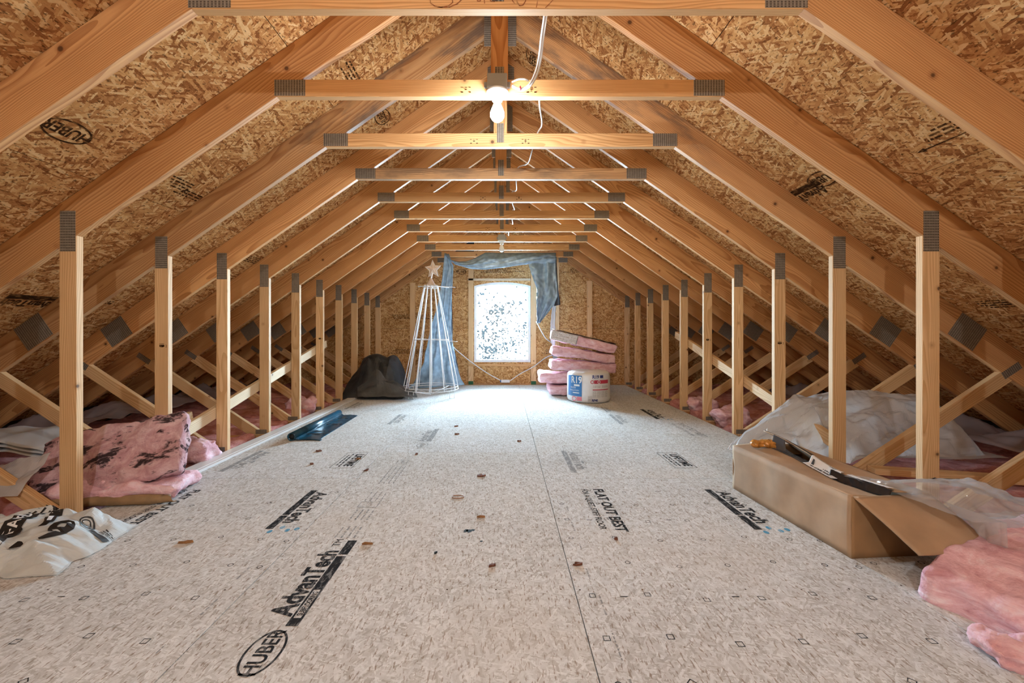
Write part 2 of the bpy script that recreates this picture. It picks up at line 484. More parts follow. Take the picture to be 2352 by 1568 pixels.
M = {}
M['pine'] = wood('pine_lumber', (0.75, 0.455, 0.21), (0.50, 0.245, 0.09))
M['rafter'] = wood('rafter_lumber', (0.70, 0.385, 0.165), (0.42, 0.18, 0.062), ring=0.008, knots=0.35)
M['stained'] = wood('weathered_lumber', (0.68, 0.42, 0.21), (0.42, 0.22, 0.10), stain=0.55)
M['stained_left'] = wood('ridge_stained_lumber_a', (0.64, 0.37, 0.17), (0.38, 0.17, 0.065), stain=0.8, side=1, ring=0.008, knots=0.35)
M['stained_right'] = wood('ridge_stained_lumber_b', (0.64, 0.37, 0.17), (0.38, 0.17, 0.065), stain=0.8, side=-1, ring=0.008, knots=0.35)
M['post'] = wood('stud_lumber', (0.80, 0.56, 0.315), (0.60, 0.355, 0.165), ring=0.009, knots=0.5)
M['pale'] = wood('pale_lumber', (0.80, 0.66, 0.47), (0.60, 0.44, 0.26), ring=0.011)
M['roof'] = osb('roof_strand_board', [(0.10, (0.29, 0.115, 0.04)), (0.32, (0.51, 0.24, 0.09)), (0.62, (0.70, 0.395, 0.16)), (0.95, (0.86, 0.61, 0.32))], (0.10, 0.045, 0.018), 0.75)
M['wall'] = osb('wall_strand_board', [(0.08, (0.32, 0.14, 0.048)), (0.35, (0.54, 0.28, 0.105)), (0.65, (0.70, 0.41, 0.175)), (0.95, (0.83, 0.57, 0.30))], (0.12, 0.055, 0.02), 0.6)
M['floor'] = osb('subfloor_strand_board', [(0.05, (0.48, 0.47, 0.455)), (0.3, (0.63, 0.64, 0.645)), (0.65, (0.72, 0.74, 0.76)), (1.0, (0.85, 0.88, 0.91))], (0.27, 0.19, 0.135), 0.7, rough=0.7, spec=0.02, dens=(24.0, 110.0), bump=0.25, dirt=(0.50, 0.45, 0.40), streaks=(26.0, 120.0), tint=(0.95, 0.92, 0.87))
M['plate'] = plate_mat()
M['ink'] = ink_mat('black_print', (0.018, 0.02, 0.024), (0.72, 0.98), (0.66, 0.665, 0.665))
M['ink_faint'] = ink_mat('faint_print', (0.05, 0.055, 0.065), (0.28, 0.6), (0.66, 0.665, 0.665))
M['ink_blue'] = ink_mat('blue_drop_print', (0.05, 0.30, 0.50), (0.5, 0.9), (0.66, 0.665, 0.665))
M['ink_brown'] = ink_mat('dark_stamp', (0.03, 0.014, 0.008), (0.62, 0.97), (0.56, 0.29, 0.11))
M['crayon'] = ink_mat('red_crayon', (0.30, 0.075, 0.035), (0.35, 0.8), (0.68, 0.40, 0.18))
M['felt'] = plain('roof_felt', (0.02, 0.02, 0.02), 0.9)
M['drywall'] = plain('drywall_back', (0.35, 0.33, 0.30), 0.9)
M['white_vinyl'] = plain('white_vinyl', (0.80, 0.82, 0.84), 0.35)
M['white_paint'] = plain('white_painted_trim', (0.76, 0.765, 0.78), 0.35, var=0.03, scale=8)
M['white_plastic'] = plain('white_plastic', (0.82, 0.83, 0.83), 0.4)
M['cable'] = plain('white_cable_sheath', (0.74, 0.76, 0.78), 0.4)
M['grey_box'] = plain('grey_plastic_box', (0.34, 0.36, 0.38), 0.55)
M['porcelain'] = plain('porcelain', (0.80, 0.82, 0.80), 0.25)
M['dark_slot'] = plain('dark_slot', (0.02, 0.02, 0.02), 0.8)
M['steel'] = plain('steel_screw', (0.6, 0.6, 0.58), 0.3, 1.0)
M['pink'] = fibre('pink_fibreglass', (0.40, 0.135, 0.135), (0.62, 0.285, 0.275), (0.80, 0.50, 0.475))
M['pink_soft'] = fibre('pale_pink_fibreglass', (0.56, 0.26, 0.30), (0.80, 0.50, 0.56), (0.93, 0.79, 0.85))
M['pink_spot'] = fibre('soiled_pink_fibreglass', (0.40, 0.19, 0.21), (0.60, 0.37, 0.40), (0.78, 0.60, 0.635), spots=0.95)
M['kraft'] = plain('kraft_facing', (0.30, 0.19, 0.095), 0.7, var=0.25, scale=14)
M['card'] = plain('corrugated_cardboard', (0.45, 0.305, 0.19), 0.75, var=0.16, scale=6)
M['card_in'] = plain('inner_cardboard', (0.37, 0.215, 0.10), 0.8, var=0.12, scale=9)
M['tape_black'] = plain('black_parcel_tape', (0.012, 0.012, 0.014), 0.22)
M['tape_shine'] = plain('shiny_parcel_tape', (0.07, 0.075, 0.085), 0.12)
M['paper'] = plain('white_paper_label', (0.80, 0.80, 0.80), 0.5)
M['amber'] = plain('amber_wrapper', (0.55, 0.24, 0.05), 0.2, var=0.5, scale=40)
M['tarp'] = plain('blue_grey_tarp', (0.27, 0.40, 0.54), 0.27, 0.12, var=0.22, scale=16, bump=0.35)
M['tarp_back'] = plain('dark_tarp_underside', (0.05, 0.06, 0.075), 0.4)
M['black_bag'] = plain('black_sheeting', (0.028, 0.031, 0.036), 0.5, var=0.4, scale=7)
M['blue_film'] = plain('dark_blue_film', (0.012, 0.075, 0.13), 0.2, 0.1, var=0.5, scale=9)
M['clear'] = film('clear_plastic', (0.78, 0.78, 0.79), 0.30, 0.06, 0.3)
M['milky'] = film('milky_plastic_sheeting', (0.80, 0.80, 0.815), 0.84, 0.07, 0.45)
M['hazy'] = film('hazy_eave_plastic', (0.62, 0.56, 0.60), 0.5, 0.14, 0.4)
M['bag_white'] = film('white_plastic_bag', (0.82, 0.86, 0.87), 0.96, 0.13, 0.3)
M['foam'] = plain('grey_foam_sheet', (0.55, 0.58, 0.62), 0.55)
M['black_ink'] = plain('solid_black_print', (0.012, 0.011, 0.012), 0.5)
M['wire_white'] = plain('white_coated_wire', (0.74, 0.745, 0.76), 0.4)
M['star'] = plain('pinkish_star_plastic', (0.66, 0.55, 0.50), 0.35, var=0.2, scale=60)
M['wrap'] = plain('white_pack_wrap', (0.78, 0.77, 0.78), 0.3, var=0.04, scale=12, bump=0.15)
M['pack_blue'] = plain('blue_print', (0.03, 0.17, 0.44), 0.35)
M['pack_navy'] = plain('navy_print', (0.03, 0.045, 0.2), 0.4)
M['pack_red'] = plain('crimson_print', (0.52, 0.05, 0.09), 0.4)
M['pack_pink'] = plain('pink_print', (0.75, 0.22, 0.28), 0.4)
M['pack_grey'] = plain('grey_print', (0.42, 0.41, 0.42), 0.5)
M['green_tape'] = plain('green_tape', (0.02, 0.16, 0.06), 0.5)
M['bark'] = plain('reddish_bark', (0.16, 0.06, 0.034), 0.85, var=0.4, scale=60)
M['splinter'] = plain('tan_splinter', (0.30, 0.15, 0.06), 0.8, var=0.3, scale=60)
M['rubber'] = plain('tan_rubber', (0.36, 0.18, 0.09), 0.6)
M['soot'] = plain('black_grime', (0.02, 0.03, 0.035), 0.9)
M['leaf'] = plain('dark_leaf', (0.0035, 0.0042, 0.0045), 1.0, **{'Specular IOR Level': 0.0})
M['trunk'] = plain('tree_bark', (0.03, 0.027, 0.024), 0.9)
gl = NT('window_glass')
g_t = gl.n('ShaderNodeBsdfTransparent', Color=(0.97, 0.985, 0.99, 1)); g_g = gl.n('ShaderNodeBsdfGlossy'); g_g.inputs['Roughness'].default_value = 0.02
g_f = gl.n('ShaderNodeFresnel'); g_m = gl.n('ShaderNodeMixShader')
gl.t.links.new(g_f.outputs[0], g_m.inputs[0]); gl.t.links.new(g_t.outputs[0], g_m.inputs[1]); gl.t.links.new(g_g.outputs[0], g_m.inputs[2])
gl.t.links.new(g_m.outputs[0], gl.out.inputs['Surface'])
M['glass'] = gl.m
def glow(name, col, strength):
    t = NT(name); t.set(Base_Color=(0.9, 0.9, 0.9, 1)); t.b.inputs['Emission Color'].default_value = (*col, 1); t.b.inputs['Emission Strength'].default_value = strength
    return t.m
M['bulb_lit'] = glow('lit_bulb', (0.93, 0.97, 1.0), BULB)
M['fill_bulb'] = glow('added_fill_bulb', (0.92, 0.97, 1.0), FILL_BULB)
M['bulb_off'] = plain('frosted_bulb', (0.85, 0.86, 0.86), 0.25)

# ------------------------------------------------------------------ geometry of the attic
SL = 0.692                                  # roof slope
ANG = math.atan(SL); CA, SA = math.cos(ANG), math.sin(ANG)
XP = 2.192                                  # inner face of the posts
ZC = 2.187                                  # underside of the collar beams
def U(x): return 1.470 + SL * (XP - abs(x))   # underside of the rafters
V = 0.184 / CA                              # plumb depth of a rafter
Y = lambda k: 1.6226 + (k - 1) * 0.61       # front face of truss k
T = 0.038
YB = Y(11) + T + 0.002                      # inner face of the gable sheathing
YR = -2.2                                   # inner face of the gable behind the camera

# ---- floor: ceiling boards of the rooms below, and the subfloor panels on the joists
floor = link('floor', box_mesh('floor', (9.0, 10.4, 0.02)), M['drywall'])
floor.location = (0, 2.8, -0.29)
tag(floor, 'attic floor of pale strand board panels', 'floor', kind='structure')
PANELS = []
strips = [(-2.186, -0.947, 0.403), (-0.947, 0.289, 1.013), (0.289, 1.525, 0.403), (1.525, 2.188, 1.623)]
for x0, x1, yj in strips:
    cuts = [YR] + [yj + 2.44 * i for i in range(-2, 5) if YR + 0.3 < yj + 2.44 * i < 7.5] + [7.70]
    for a, b in zip(cuts, cuts[1:]):
        key = ('panel', round(x1 - x0, 3), round(b - a, 3))
        if key not in _cache:
            _cache[key] = box_mesh('subfloor_panel', (b - a - 0.003, x1 - x0 - 0.0035, 0.018))
        # local x along the length of the panel (depth of the room)
        mw = Matrix.Translation(((x0 + x1) / 2, (a + b) / 2, -0.009)) @ Matrix.Rotation(math.pi / 2, 4, 'Z')
        o = link('subfloor_panel', _cache[key], M['floor'], floor, mw)
        PANELS.append((x0, x1, a, b, o))
def panel_at(x, y):
    for x0, x1, a, b, o in PANELS:
        if x0 <= x < x1 and a <= y < b: return o
    return PANELS[0][4]

# ---- roof: felt on the outside, strand board panels on the rafters
bm = bmesh.new()
for s in (-1, 1):
    a = [(0, U(0) + V + 0.02), (s * 4.75, U(4.75) + V + 0.02), (s * 4.75, U(4.75) + V + 0.045), (0, U(0) + V + 0.045)]
    fr = [bm.verts.new((x, YR - 0.3, z)) for x, z in a]; bk = [bm.verts.new((x, YB + 0.35, z)) for x, z in a]
    bm.faces.new(fr); bm.faces.new(bk[::-1])
    for i in range(4): bm.faces.new((fr[i], bk[i], bk[(i + 1) % 4], fr[(i + 1) % 4]))
ceiling = link('ceiling', bm_mesh('ceiling', bm), M['felt'])
tag(ceiling, 'sloping underside of the roof clad in golden strand board', 'ceiling', kind='structure')
ROOFP = []
rows = [(0.0, 1.10), (1.10, 2.103), (2.103, 3.106), (3.106, 4.109), (4.109, 4.6)]
for s in (-1, 1):
    for ri, (xa, xb) in enumerate(rows):
        yj = Y(2 if (ri + (s > 0)) % 2 else 4) + T / 2
        cuts = [YR] + [yj + 2.44 * i for i in range(-3, 5) if YR + 0.2 < yj + 2.44 * i < YB - 0.2] + [YB + 0.2]
        for a, b in zip(cuts, cuts[1:]):
            L, Wd = b - a, (xb - xa) / CA
            key = ('roofp', round(L, 3), round(Wd, 3))
            if key not in _cache: _cache[key] = box_mesh('roof_panel', (L - 0.003, Wd - 0.003, 0.012), 0.001)
            xm = (xa + xb) / 2
            c = Vector((s * xm, (a + b) / 2, U(xm) + V)) + Vector((s * SA, 0, CA)) * 0.0065
            ex = Vector((0, 1, 0)); ey = Vector((s * CA, 0, -SA)); ez = ex.cross(ey)
            mw = Matrix.Translation(c) @ Matrix((ex, ey, ez)).transposed().to_4x4()
            o = link('roof_panel', _cache[key], M['roof'], ceiling, mw)
            ROOFP.append((s, xa, xb, a, b, o))
def roof_hit(px, py):
    a, b = (px - CX) / F, (CY - py) / F
    d = (U(0) + V - EYE - SL * CAMX * (1 if a > 0 else -1)) / (b + SL * abs(a))
    return Vector((CAMX + a * d, d, EYE + b * d))
def roof_panel_at(p):
    s = -1 if p.x < 0 else 1
    for q in ROOFP:
        if q[0] == s and q[1] <= abs(p.x) < q[2] and q[3] <= p.y < q[4]: return q[5]
    return ROOFP[0][5]

# ---- eave boards that close the low sides
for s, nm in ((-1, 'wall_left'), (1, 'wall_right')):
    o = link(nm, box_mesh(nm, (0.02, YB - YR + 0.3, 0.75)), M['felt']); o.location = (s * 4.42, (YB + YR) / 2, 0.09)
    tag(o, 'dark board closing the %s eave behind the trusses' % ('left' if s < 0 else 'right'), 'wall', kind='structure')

# ---- gable walls
def clip(poly, f):
    out = []
    for i in range(len(poly)):
        a, b = poly[i], poly[(i + 1) % len(poly)]
        fa, fb = f(a), f(b)
        if fa >= 0: out.append(a)
        if (fa >= 0) != (fb >= 0):
            k = fa / (fa - fb); out.append((a[0] + (b[0] - a[0]) * k, a[1] + (b[1] - a[1]) * k))
    return out
ZR = U(0) + V + 0.01
roof_l = lambda p: ZR + SL * p[0] - p[1]
roof_r = lambda p: ZR - SL * p[0] - p[1]
WX0, WX1, WZ0, WZS, WZT = -0.512, 0.505, 0.402, 1.775, 1.842        # window opening: sides, sill, springing, crown
def arch(x0, x1, zs, zt, n=14):
    c = (x0 + x1) / 2; h = (x1 - x0) / 2; rise = zt - zs; r = (h * h + rise * rise) / (2 * rise)
    out = []
    for i in range(n + 1):
        x = x0 + (x1 - x0) * i / n
        out.append((x, zt - r + math.sqrt(r * r - (x - c) ** 2)))
    return out
def gable(name, yin, sgn, label, opening=True):
    w = empty(name, (0, yin, 0)); tag(w, label, 'wall', kind='structure')
    def piece(nm, pts, y, t, mat):
        pts = clip(clip(pts, roof_l), roof_r)
        if len(pts) < 3: return
        cx = sum(p[0] for p in pts) / len(pts); cz = sum(p[1] for p in pts) / len(pts)
        me = bpy.data.meshes.new(nm)
        bmx = bmesh.new()
        # local x along the room's width, local y up, thickness along local z
        a = [bmx.verts.new((x - cx, z - cz, 0)) for x, z in pts]; b = [bmx.verts.new((x - cx, z - cz, -t * sgn)) for x, z in pts]
        bmx.faces.new(a); bmx.faces.new(b[::-1])
        for i in range(len(pts)): bmx.faces.new((a[i], b[i], b[(i + 1) % len(pts)], a[(i + 1) % len(pts)]))
        mw = Matrix.Translation((cx, y, cz)) @ Matrix.Rotation(math.pi / 2, 4, 'X')
        return link(nm, bm_mesh(nm, bmx), mat, w, mw)
    g = 0.0015
    rect = lambda a, b, c, d: [(a + g, c + g), (b - g, c + g), (b - g, d - g), (a + g, d - g)]
    top = arch(WX0, WX1, WZS, WZT)
    z1, z2 = 1.005, 2.225
    for x0, x1 in ((-4.4, -2.44), (-2.44, WX0), (WX1, 2.44), (2.44, 4.4)):
        for za, zb in ((-0.25, z1), (z1, z2), (z2, 3.3)):
            if za > 2 and abs(x0) > 2.4 : continue
            piece('sheathing_panel', rect(x0, x1, za, zb), yin, 0.012, M['wall'])
    piece('sheathing_panel', rect(WX0, WX1, -0.25, WZ0), yin, 0.012, M['wall'])
    piece('sheathing_panel', [(WX0 + g, z2 - g), (WX0 + g, top[0][1])] + top[1:-1] + [(WX1 - g, top[-1][1]), (WX1 - g, z2 - g)], yin, 0.012, M['wall'])
    piece('sheathing_panel', rect(WX0, WX1, z2, 3.3), yin, 0.012, M['wall'])
    # weather side
    y2 = yin + sgn * 0.014
    if not opening: piece('outer_cladding', [(-4.45, -0.3), (4.45, -0.3), (4.45, 3.35), (-4.45, 3.35)], y2, 0.03, M['felt']); piece('sheathing_panel', [(WX0, WZ0)] + [(WX1, WZ0)] + top[::-1], yin, 0.012, M['wall']); return w
    for a in ([(-4.45, -0.3), (WX0, -0.3), (WX0, 3.35), (-4.45, 3.35)], [(WX1, -0.3), (4.45, -0.3), (4.45, 3.35), (WX1, 3.35)], [(WX0, -0.3), (WX1, -0.3), (WX1, WZ0), (WX0, WZ0)], [(WX0, 3.35)] + top + [(WX1, 3.35)]):
        piece('outer_cladding', a, y2, 0.03, M['felt'])
    return w
wall_back = gable('wall_back', YB, 1, 'gable end wall of golden strand board around the arched window')
wall_front = gable('wall_front', YR, -1, 'gable end wall of strand board behind the viewpoint', False)

def window(name, yin, sgn, label):
    w = empty(name, (0, yin, WZ0)); tag(w, label, 'window', kind='structure')
    def ring(nm, i0, i1, ya, yb, mat):
        def contour(ins):
            return [(WX0 + ins, WZ0 + ins), (WX1 - ins, WZ0 + ins)] + arch(WX0 + ins, WX1 - ins, WZS - ins * 0.6, WZT - ins)[::-1]
        A, B = contour(i0), contour(i1); n = len(A)
        v = [(x, ya, z) for x, z in A] + [(x, ya, z) for x, z in B] + [(x, yb, z) for x, z in A] + [(x, yb, z) for x, z in B]
        f = []
        for i in range(n):
            j = (i + 1) % n
            f += [(i, j, n + j, n + i), (2 * n + i, 3 * n + i, 3 * n + j, 2 * n + j), (n + i, n + j, 3 * n + j, 3 * n + i), (i, 2 * n + i, 2 * n + j, j)]
        bmx = bmesh.new(); me = mesh(nm, v, f); bmx.from_mesh(me); bpy.data.meshes.remove(me)
        return link(nm, bm_mesh(nm, bmx), mat, w)
    ring('window_frame', 0.001, 0.022, yin - sgn * 0.004, yin + sgn * 0.07, M['white_vinyl'])
    ring('sash', 0.022, 0.047, yin + sgn * 0.012, yin + sgn * 0.055, M['white_vinyl'])
    pts = [(WX0 + 0.047, WZ0 + 0.047), (WX1 - 0.047, WZ0 + 0.047)] + arch(WX0 + 0.047, WX1 - 0.047, WZS - 0.028, WZT - 0.047)[::-1]
    me = prism_mesh('pane', pts, 0.004); o = link('pane', me, M['glass'], w); o.matrix_basis = Matrix.Translation((0, yin + sgn * 0.036, 0))
    return w
window('window_1', YB, 1, 'arched white-framed window in the far gable wall')

# ---- framing flat against the far sheathing
ys = YB - T
def stud(name, x0, x1, z0, z1, mat='post', ang=math.pi / 2):
    pts = [(x0, z0), (x1, z0), (x1, z1), (x0, z1)]
    o = member(name, ('stud', x0, x1, z0, z1), pts, ys - YB, T - 0.001, ang, M[mat], wall_back)
    return o
for x0, x1 in ((-0.612, -0.522), (0.512, 0.602)):
    stud('wall_stud', x0, x1, 0.37, 2.18)
    c = stud('cripple_stud', x0, x1, 0.0, 0.328)
    g = link('tape_patch', box_mesh('tape_patch', (0.088, 0.0012, 0.062)), M['green_tape'], c); g.matrix_basis = Matrix.Translation(((x0 + x1) / 2, ys - 0.002, 0.034)); g.matrix_parent_inverse = wm(c).inverted()
stud('window_sill_board', -0.612, 0.602, 0.330, 0.368, 'pine', 0.0)
stud('header_board', -0.62, 0.50, 1.868, 1.905, 'pale', 0.0)
for x0, x1 in ((-1.66, -1.57), (1.52, 1.61), (0.93, 1.02), (-1.03, -0.94)):
    stud('wall_stud', x0, x1, 0.0, min(U(x0), U(x1)) - 0.01)
stud('bottom_plate_board', -2.18, 2.18, -0.018, -0.001 + 0.018, 'pine', 0.0)
# print rows stamped on the sheathing
pr = Print(); rr = random.Random(3)
for x0, x1, z in ((-2.1, -0.7, 0.60), (0.62, 2.0, 0.60), (-0.45, 0.45, 2.05), (1.05, 2.1, 2.06), (-2.1, -1.1, 1.22)):
    for k in range(4): pr.dashes(x0 + rr.uniform(0, .2), x1 - rr.uniform(0, .4), z + k * 0.022 - 0.04, 0.010, rr)
pr.ring(-0.74, 2.03, 0.085, 0.05, 0.009)
pr.text('HUBER', -0.74, 2.012, 0.06, 0.001)
pr.obj('sheathing_print', M['ink_brown'], lambda x, y: Vector((x, YB - 0.0008, y)), wall_back)

# ------------------------------------------------------------------ trusses
ORD = ['', 'nearest', 'second', 'third', 'fourth', 'fifth', 'sixth', 'seventh', 'eighth', 'ninth', 'tenth', 'eleventh']
TL = {1: 'roof truss nearest the camera, red crayon marks on its collar beam',
      2: 'second roof truss from the camera, its collar beam carrying the glowing bulb',
      3: 'third roof truss from the camera, first one behind the glowing bulb',
      8: 'eighth roof truss from the camera, its collar beam carrying the unlit bulb',
      10: 'tenth roof truss from the camera, the blue tarp hanging from its collar',
      11: 'last roof truss, standing against the gable wall around the window'}
TR = {}
def rot_rect(cx, cz, l, w, a):
    c, s = math.cos(a), math.sin(a)
    return [(cx + x * c - z * s, cz + x * s + z * c) for x, z in ((-l / 2, -w / 2), (l / 2, -w / 2), (l / 2, w / 2), (-l / 2, w / 2))]
for k in range(1, 12):
    t = empty('roof_truss', (0, Y(k), 0)); TR[k] = t
    tag(t, TL.get(k, '%s roof truss of pine counted from the camera' % ORD[k]), 'roof truss', 'attic roof trusses')
    parts = {}
    dirty = k == 3
    xc0, xc1 = XP - (ZC - 1.470) / SL, XP - (ZC + 0.089 - 1.470) / SL
    parts['collar'] = member('collar_beam', ('collar', k == 4), [(-xc0, ZC), (xc0, ZC), (xc1, ZC + 0.089), (-xc1, ZC + 0.089)], 0, T, 0.0, M['stained' if k == 4 else 'pine'], t)
    parts['king'] = member('king_post', 'king', [(-0.0445, ZC + 0.090), (0.0445, ZC + 0.090), (0.0445, U(0.0445) + V - .002), (-0.0445, U(0.0445) + V - .002)], 0, T, math.pi / 2, M['rafter'], t)
    member('king_plate', 'kplate', [(-0.023, ZC + 0.028), (0.023, ZC + 0.028), (0.023, ZC + 0.155), (-0.023, ZC + 0.155)], -0.0012, 0.0012, 0.0, M['plate'], t, 0)
    member('peak_plate', 'pplate', [(-0.107, 2.85), (0.105, 2.85), (0.105, 3.08), (0, 3.15), (-0.107, 3.08)], -0.0012, 0.0012, math.pi / 2, M['plate'], t, 0)
    member('bottom_chord', 'chord', [(-4.40, -0.255), (4.40, -0.255), (4.40, -0.020), (-4.40, -0.020)], 0, T, 0.0, M['rafter'], t)
    for s in (-1, 1):
        mp = lambda pts: [(s * x, z) for x, z in pts]
        xe = 4.38
        parts['rafter', s] = member('rafter', ('rafter', s, dirty), mp([(0.0455, U(0.0455)), (0.0455, U(0.0455) + V - 0.001), (xe, U(xe) + V - 0.001), (xe, max(U(xe), -0.018)), (XP + (1.47 + 0.018) / SL, -0.018)]), 0, T, -s * ANG, M[('stained_left' if s < 0 else 'stained_right') if dirty else 'rafter'], t)
        parts['post', s] = member('post', ('post', s), mp([(XP, -0.018), (XP + 0.089, -0.018), (XP + 0.089, U(XP + 0.089) - .001), (XP, U(XP) - .001)]), 0, T, math.pi / 2, M['post'], t)
        wz = lambda x: 0.03 + 0.66 * (x - 2.2815)
        member('web_brace', ('web', s), mp([(2.2825, 0.03), (3.302, wz(3.302) - .002), (3.378, wz(3.378) - .109), (2.370, -0.018), (2.2825, -0.018)]), 0, T, s * math.atan(0.66), M['post'], t)
        member('collar_plate', ('cplate', s), mp([(1.006, ZC + 0.004), (1.166, ZC + 0.004), (1.166, ZC + 0.087), (1.006, ZC + 0.087)]), -0.0012, 0.0012, 0.0, M['plate'], t, 0)
        member('post_plate', ('poplate', s), mp([(XP + 0.004, 1.386), (XP + 0.084, 1.386), (XP + 0.084, 1.596), (XP + 0.004, 1.596)]), -0.0012, 0.0012, math.pi / 2, M['plate'], t, 0)
        cxp = 3.08; czp = U(cxp) + V / 2
        member('splice_plate', ('splice', s), mp(rot_rect(cxp, czp, 0.20, 0.172, -ANG)), -0.0012, 0.0012, -s * ANG, M['plate'], t, 0)
        member('web_plate', ('wplate', s), mp(rot_rect(3.372, wz(3.372) - 0.038, 0.135, 0.05, math.atan(0.66))), -0.0012, 0.0012, s * math.atan(0.66), M['plate'], t, 0)
        member('foot_plate', ('fplate', s), mp([(XP + 0.02, 0.001), (XP + 0.125, 0.001), (XP + 0.125, 0.042), (XP + 0.02, 0.042)]), -0.0012, 0.0012, 0.0, M['plate'], t, 0)
    TR[k, 'parts'] = parts
    # grade stamps
    if k in (2, 3, 5, 7):
        pr = Print(); rr = random.Random(k)
        for x0 in (-0.20, 0.14):
            for q in range(3): pr.dashes(x0 + 0.02 * q, x0 + 0.02 * q + 0.012, ZC + 0.02 + 0.014 * (q % 2), 0.006, rr); pr.dashes(x0 + 0.02 * q, x0 + 0.02 * q + 0.012, ZC + 0.046, 0.004, rr)
        pr.text('2', 0.165, ZC + 0.026, 0.026)
        pr.obj('grade_stamp', M['ink_brown'], lambda x, y: Vector((x, Y(k) - 0.0008, y)), parts['collar'])
    for s, ks in ((-1, (3, 7)), (1, (4, 6))):
        if k in ks:
            pr = Print(); z = EYE - 0.105
            pr.disc(s * (XP + 0.04), z, 0.017, 0.008); pr.rect(s * (XP + 0.04) - 0.016, z + 0.003, s * (XP + 0.04) + 0.016, z + 0.008)
            pr.rect(s * (XP + 0.04) - 0.016, z + 0.013, s * (XP + 0.04) + 0.014, z + 0.016); pr.text('2', s * (XP + 0.04) + 0.028, z - 0.008, 0.024)
            pr.obj('grade_stamp', M['ink_brown'], lambda x, y: Vector((x, Y(k) - 0.0008, y)), parts['post', s])
# crayon strokes on the nearest collar beam
pr = Print()
for st in ([(988, -4), (989, 7), (998, 14), (1013, 17), (1030, 14), (1040, 6), (1038, -4)], [(1005, 17), (1032, 17), (1050, 9), (1060, 0), (1063, -8)],
           [(1094, -6), (1097, 3), (1103, 3), (1108, -6)], [(1113, 8), (1112, -8)], [(1124, -8), (1127, 3), (1135, 4), (1142, -3)],
           [(1176, -8), (1177, 2), (1182, 8)], [(1188, -8), (1188, 5), (1193, 13), (1201, 12), (1207, 3), (1208, -8)], [(1232, 17), (1236, -6)], [(1253, 18), (1262, 9), (1276, -6)]):
    pr.stroke([(CAMX + (px - CX) * Y(1) / F, EYE - (py - CY) * Y(1) / F) for px, py in st], 0.0035)
pr.obj('crayon_lettering', M['crayon'], lambda x, y: Vector((x, Y(1) - 0.0012, y)), TR[1, 'parts']['collar'])

# ------------------------------------------------------------------ print on the subfloor
def floor_print(name, pr, at, rot, mat):
    """rot +1: reads away from the camera; -1: reads towards it"""
    xd = Vector((0, rot, 0)); yd = Vector((-rot, 0, 0))
    return pr.obj(name, M[mat], frame_fn((at[0], at[1], 0), xd, yd, (0, 0, 1), 0.0005), panel_at(at[0], at[1]))
def brand(p=None, sub=False, bar=True, L=0.62, H=0.15):
    p = p or Print()
    sx = L / 0.62
    p.text('AdvanTech', 0, 0.012, H, 0.004, 0.0, 0.80 * sx * 0.15 / H)
    if bar:
        p.rect(-L / 2, -0.075, L / 2 * 0.62, -0.018); p.rect(L / 2 * 0.65, -0.075, L / 2 * 1.22, -0.018)
    return p
# big logo by the left seam of the middle strip
pr = Print(); L = 0.50
pr.text('AdvanTech', L * 0.5, 0.004, 0.112, 0.004, 0.0, 0.86); pr.text('TM', L * 1.08, 0.02, 0.05)
pr.rect(-0.02, -0.046, 0.02, -0.004); pr.rect(0.18, -0.046, L * 0.84, -0.004); pr.rect(L * 0.87, -0.046, L * 1.12, -0.004)
pr.rect(0.02, -0.046, 0.18, -0.037); pr.rect(0.02, -0.012, 0.18, -0.004)
pr.text('SUBFLOORING', 0.10, -0.035, 0.028, 0.0008, 0.0, 0.72)
floor_print('printed_logo', pr, (-0.705, 1.445), 1, 'ink')
c = FL(605, 1497)
pr = Print(); pr.ring(0, 0, 0.096, 0.057, 0.0075, 48); pr.text('HUBER', 0, -0.024, 0.07, 0.0014, 0.0, 0.86)
floor_print('printed_emblem', pr, (c.x, c.y), 1, 'ink')
# spec rows further along the same strip
pr = Print(); rr = random.Random(5)
for y0, y1 in ((1.98, 2.10), (2.17, 2.30), (2.42, 2.55), (2.70, 3.05)):
    for q in range(4): pr.dashes(y0, y1, -0.05 + q * 0.03, 0.008, rr)
pr.outline(2.33, -0.05, 2.41, 0.06, 0.005); pr.text('150', 2.37, -0.01, 0.045, 0.0, 0.0, 0.8)
pr.outline(3.10, -0.04, 3.20, 0.04, 0.005); pr.text('23/32', 3.15, -0.012, 0.03, 0.0005, 0.0, 0.8)
pr.obj('printed_specification', M['ink_faint'], lambda x, y: Vector((-0.73 - y, x + 0.05, 0.0005)), panel_at(-0.7, 2.4))
pr = Print(); pr.ring(0, 0, 0.075, 0.05, 0.006); pr.text('HUBER', 0, -0.018, 0.05, 0.0008, 0, 0.75)
pr.text('AdvanTech', 0.33, 0.0, 0.105, 0.0035, 0.0, 0.85); pr.rect(0.12, -0.055, 0.60, -0.008)
p0 = FL(970, 1022); floor_print('printed_logo', pr, (p0.x, p0.y), 1, 'ink_faint')
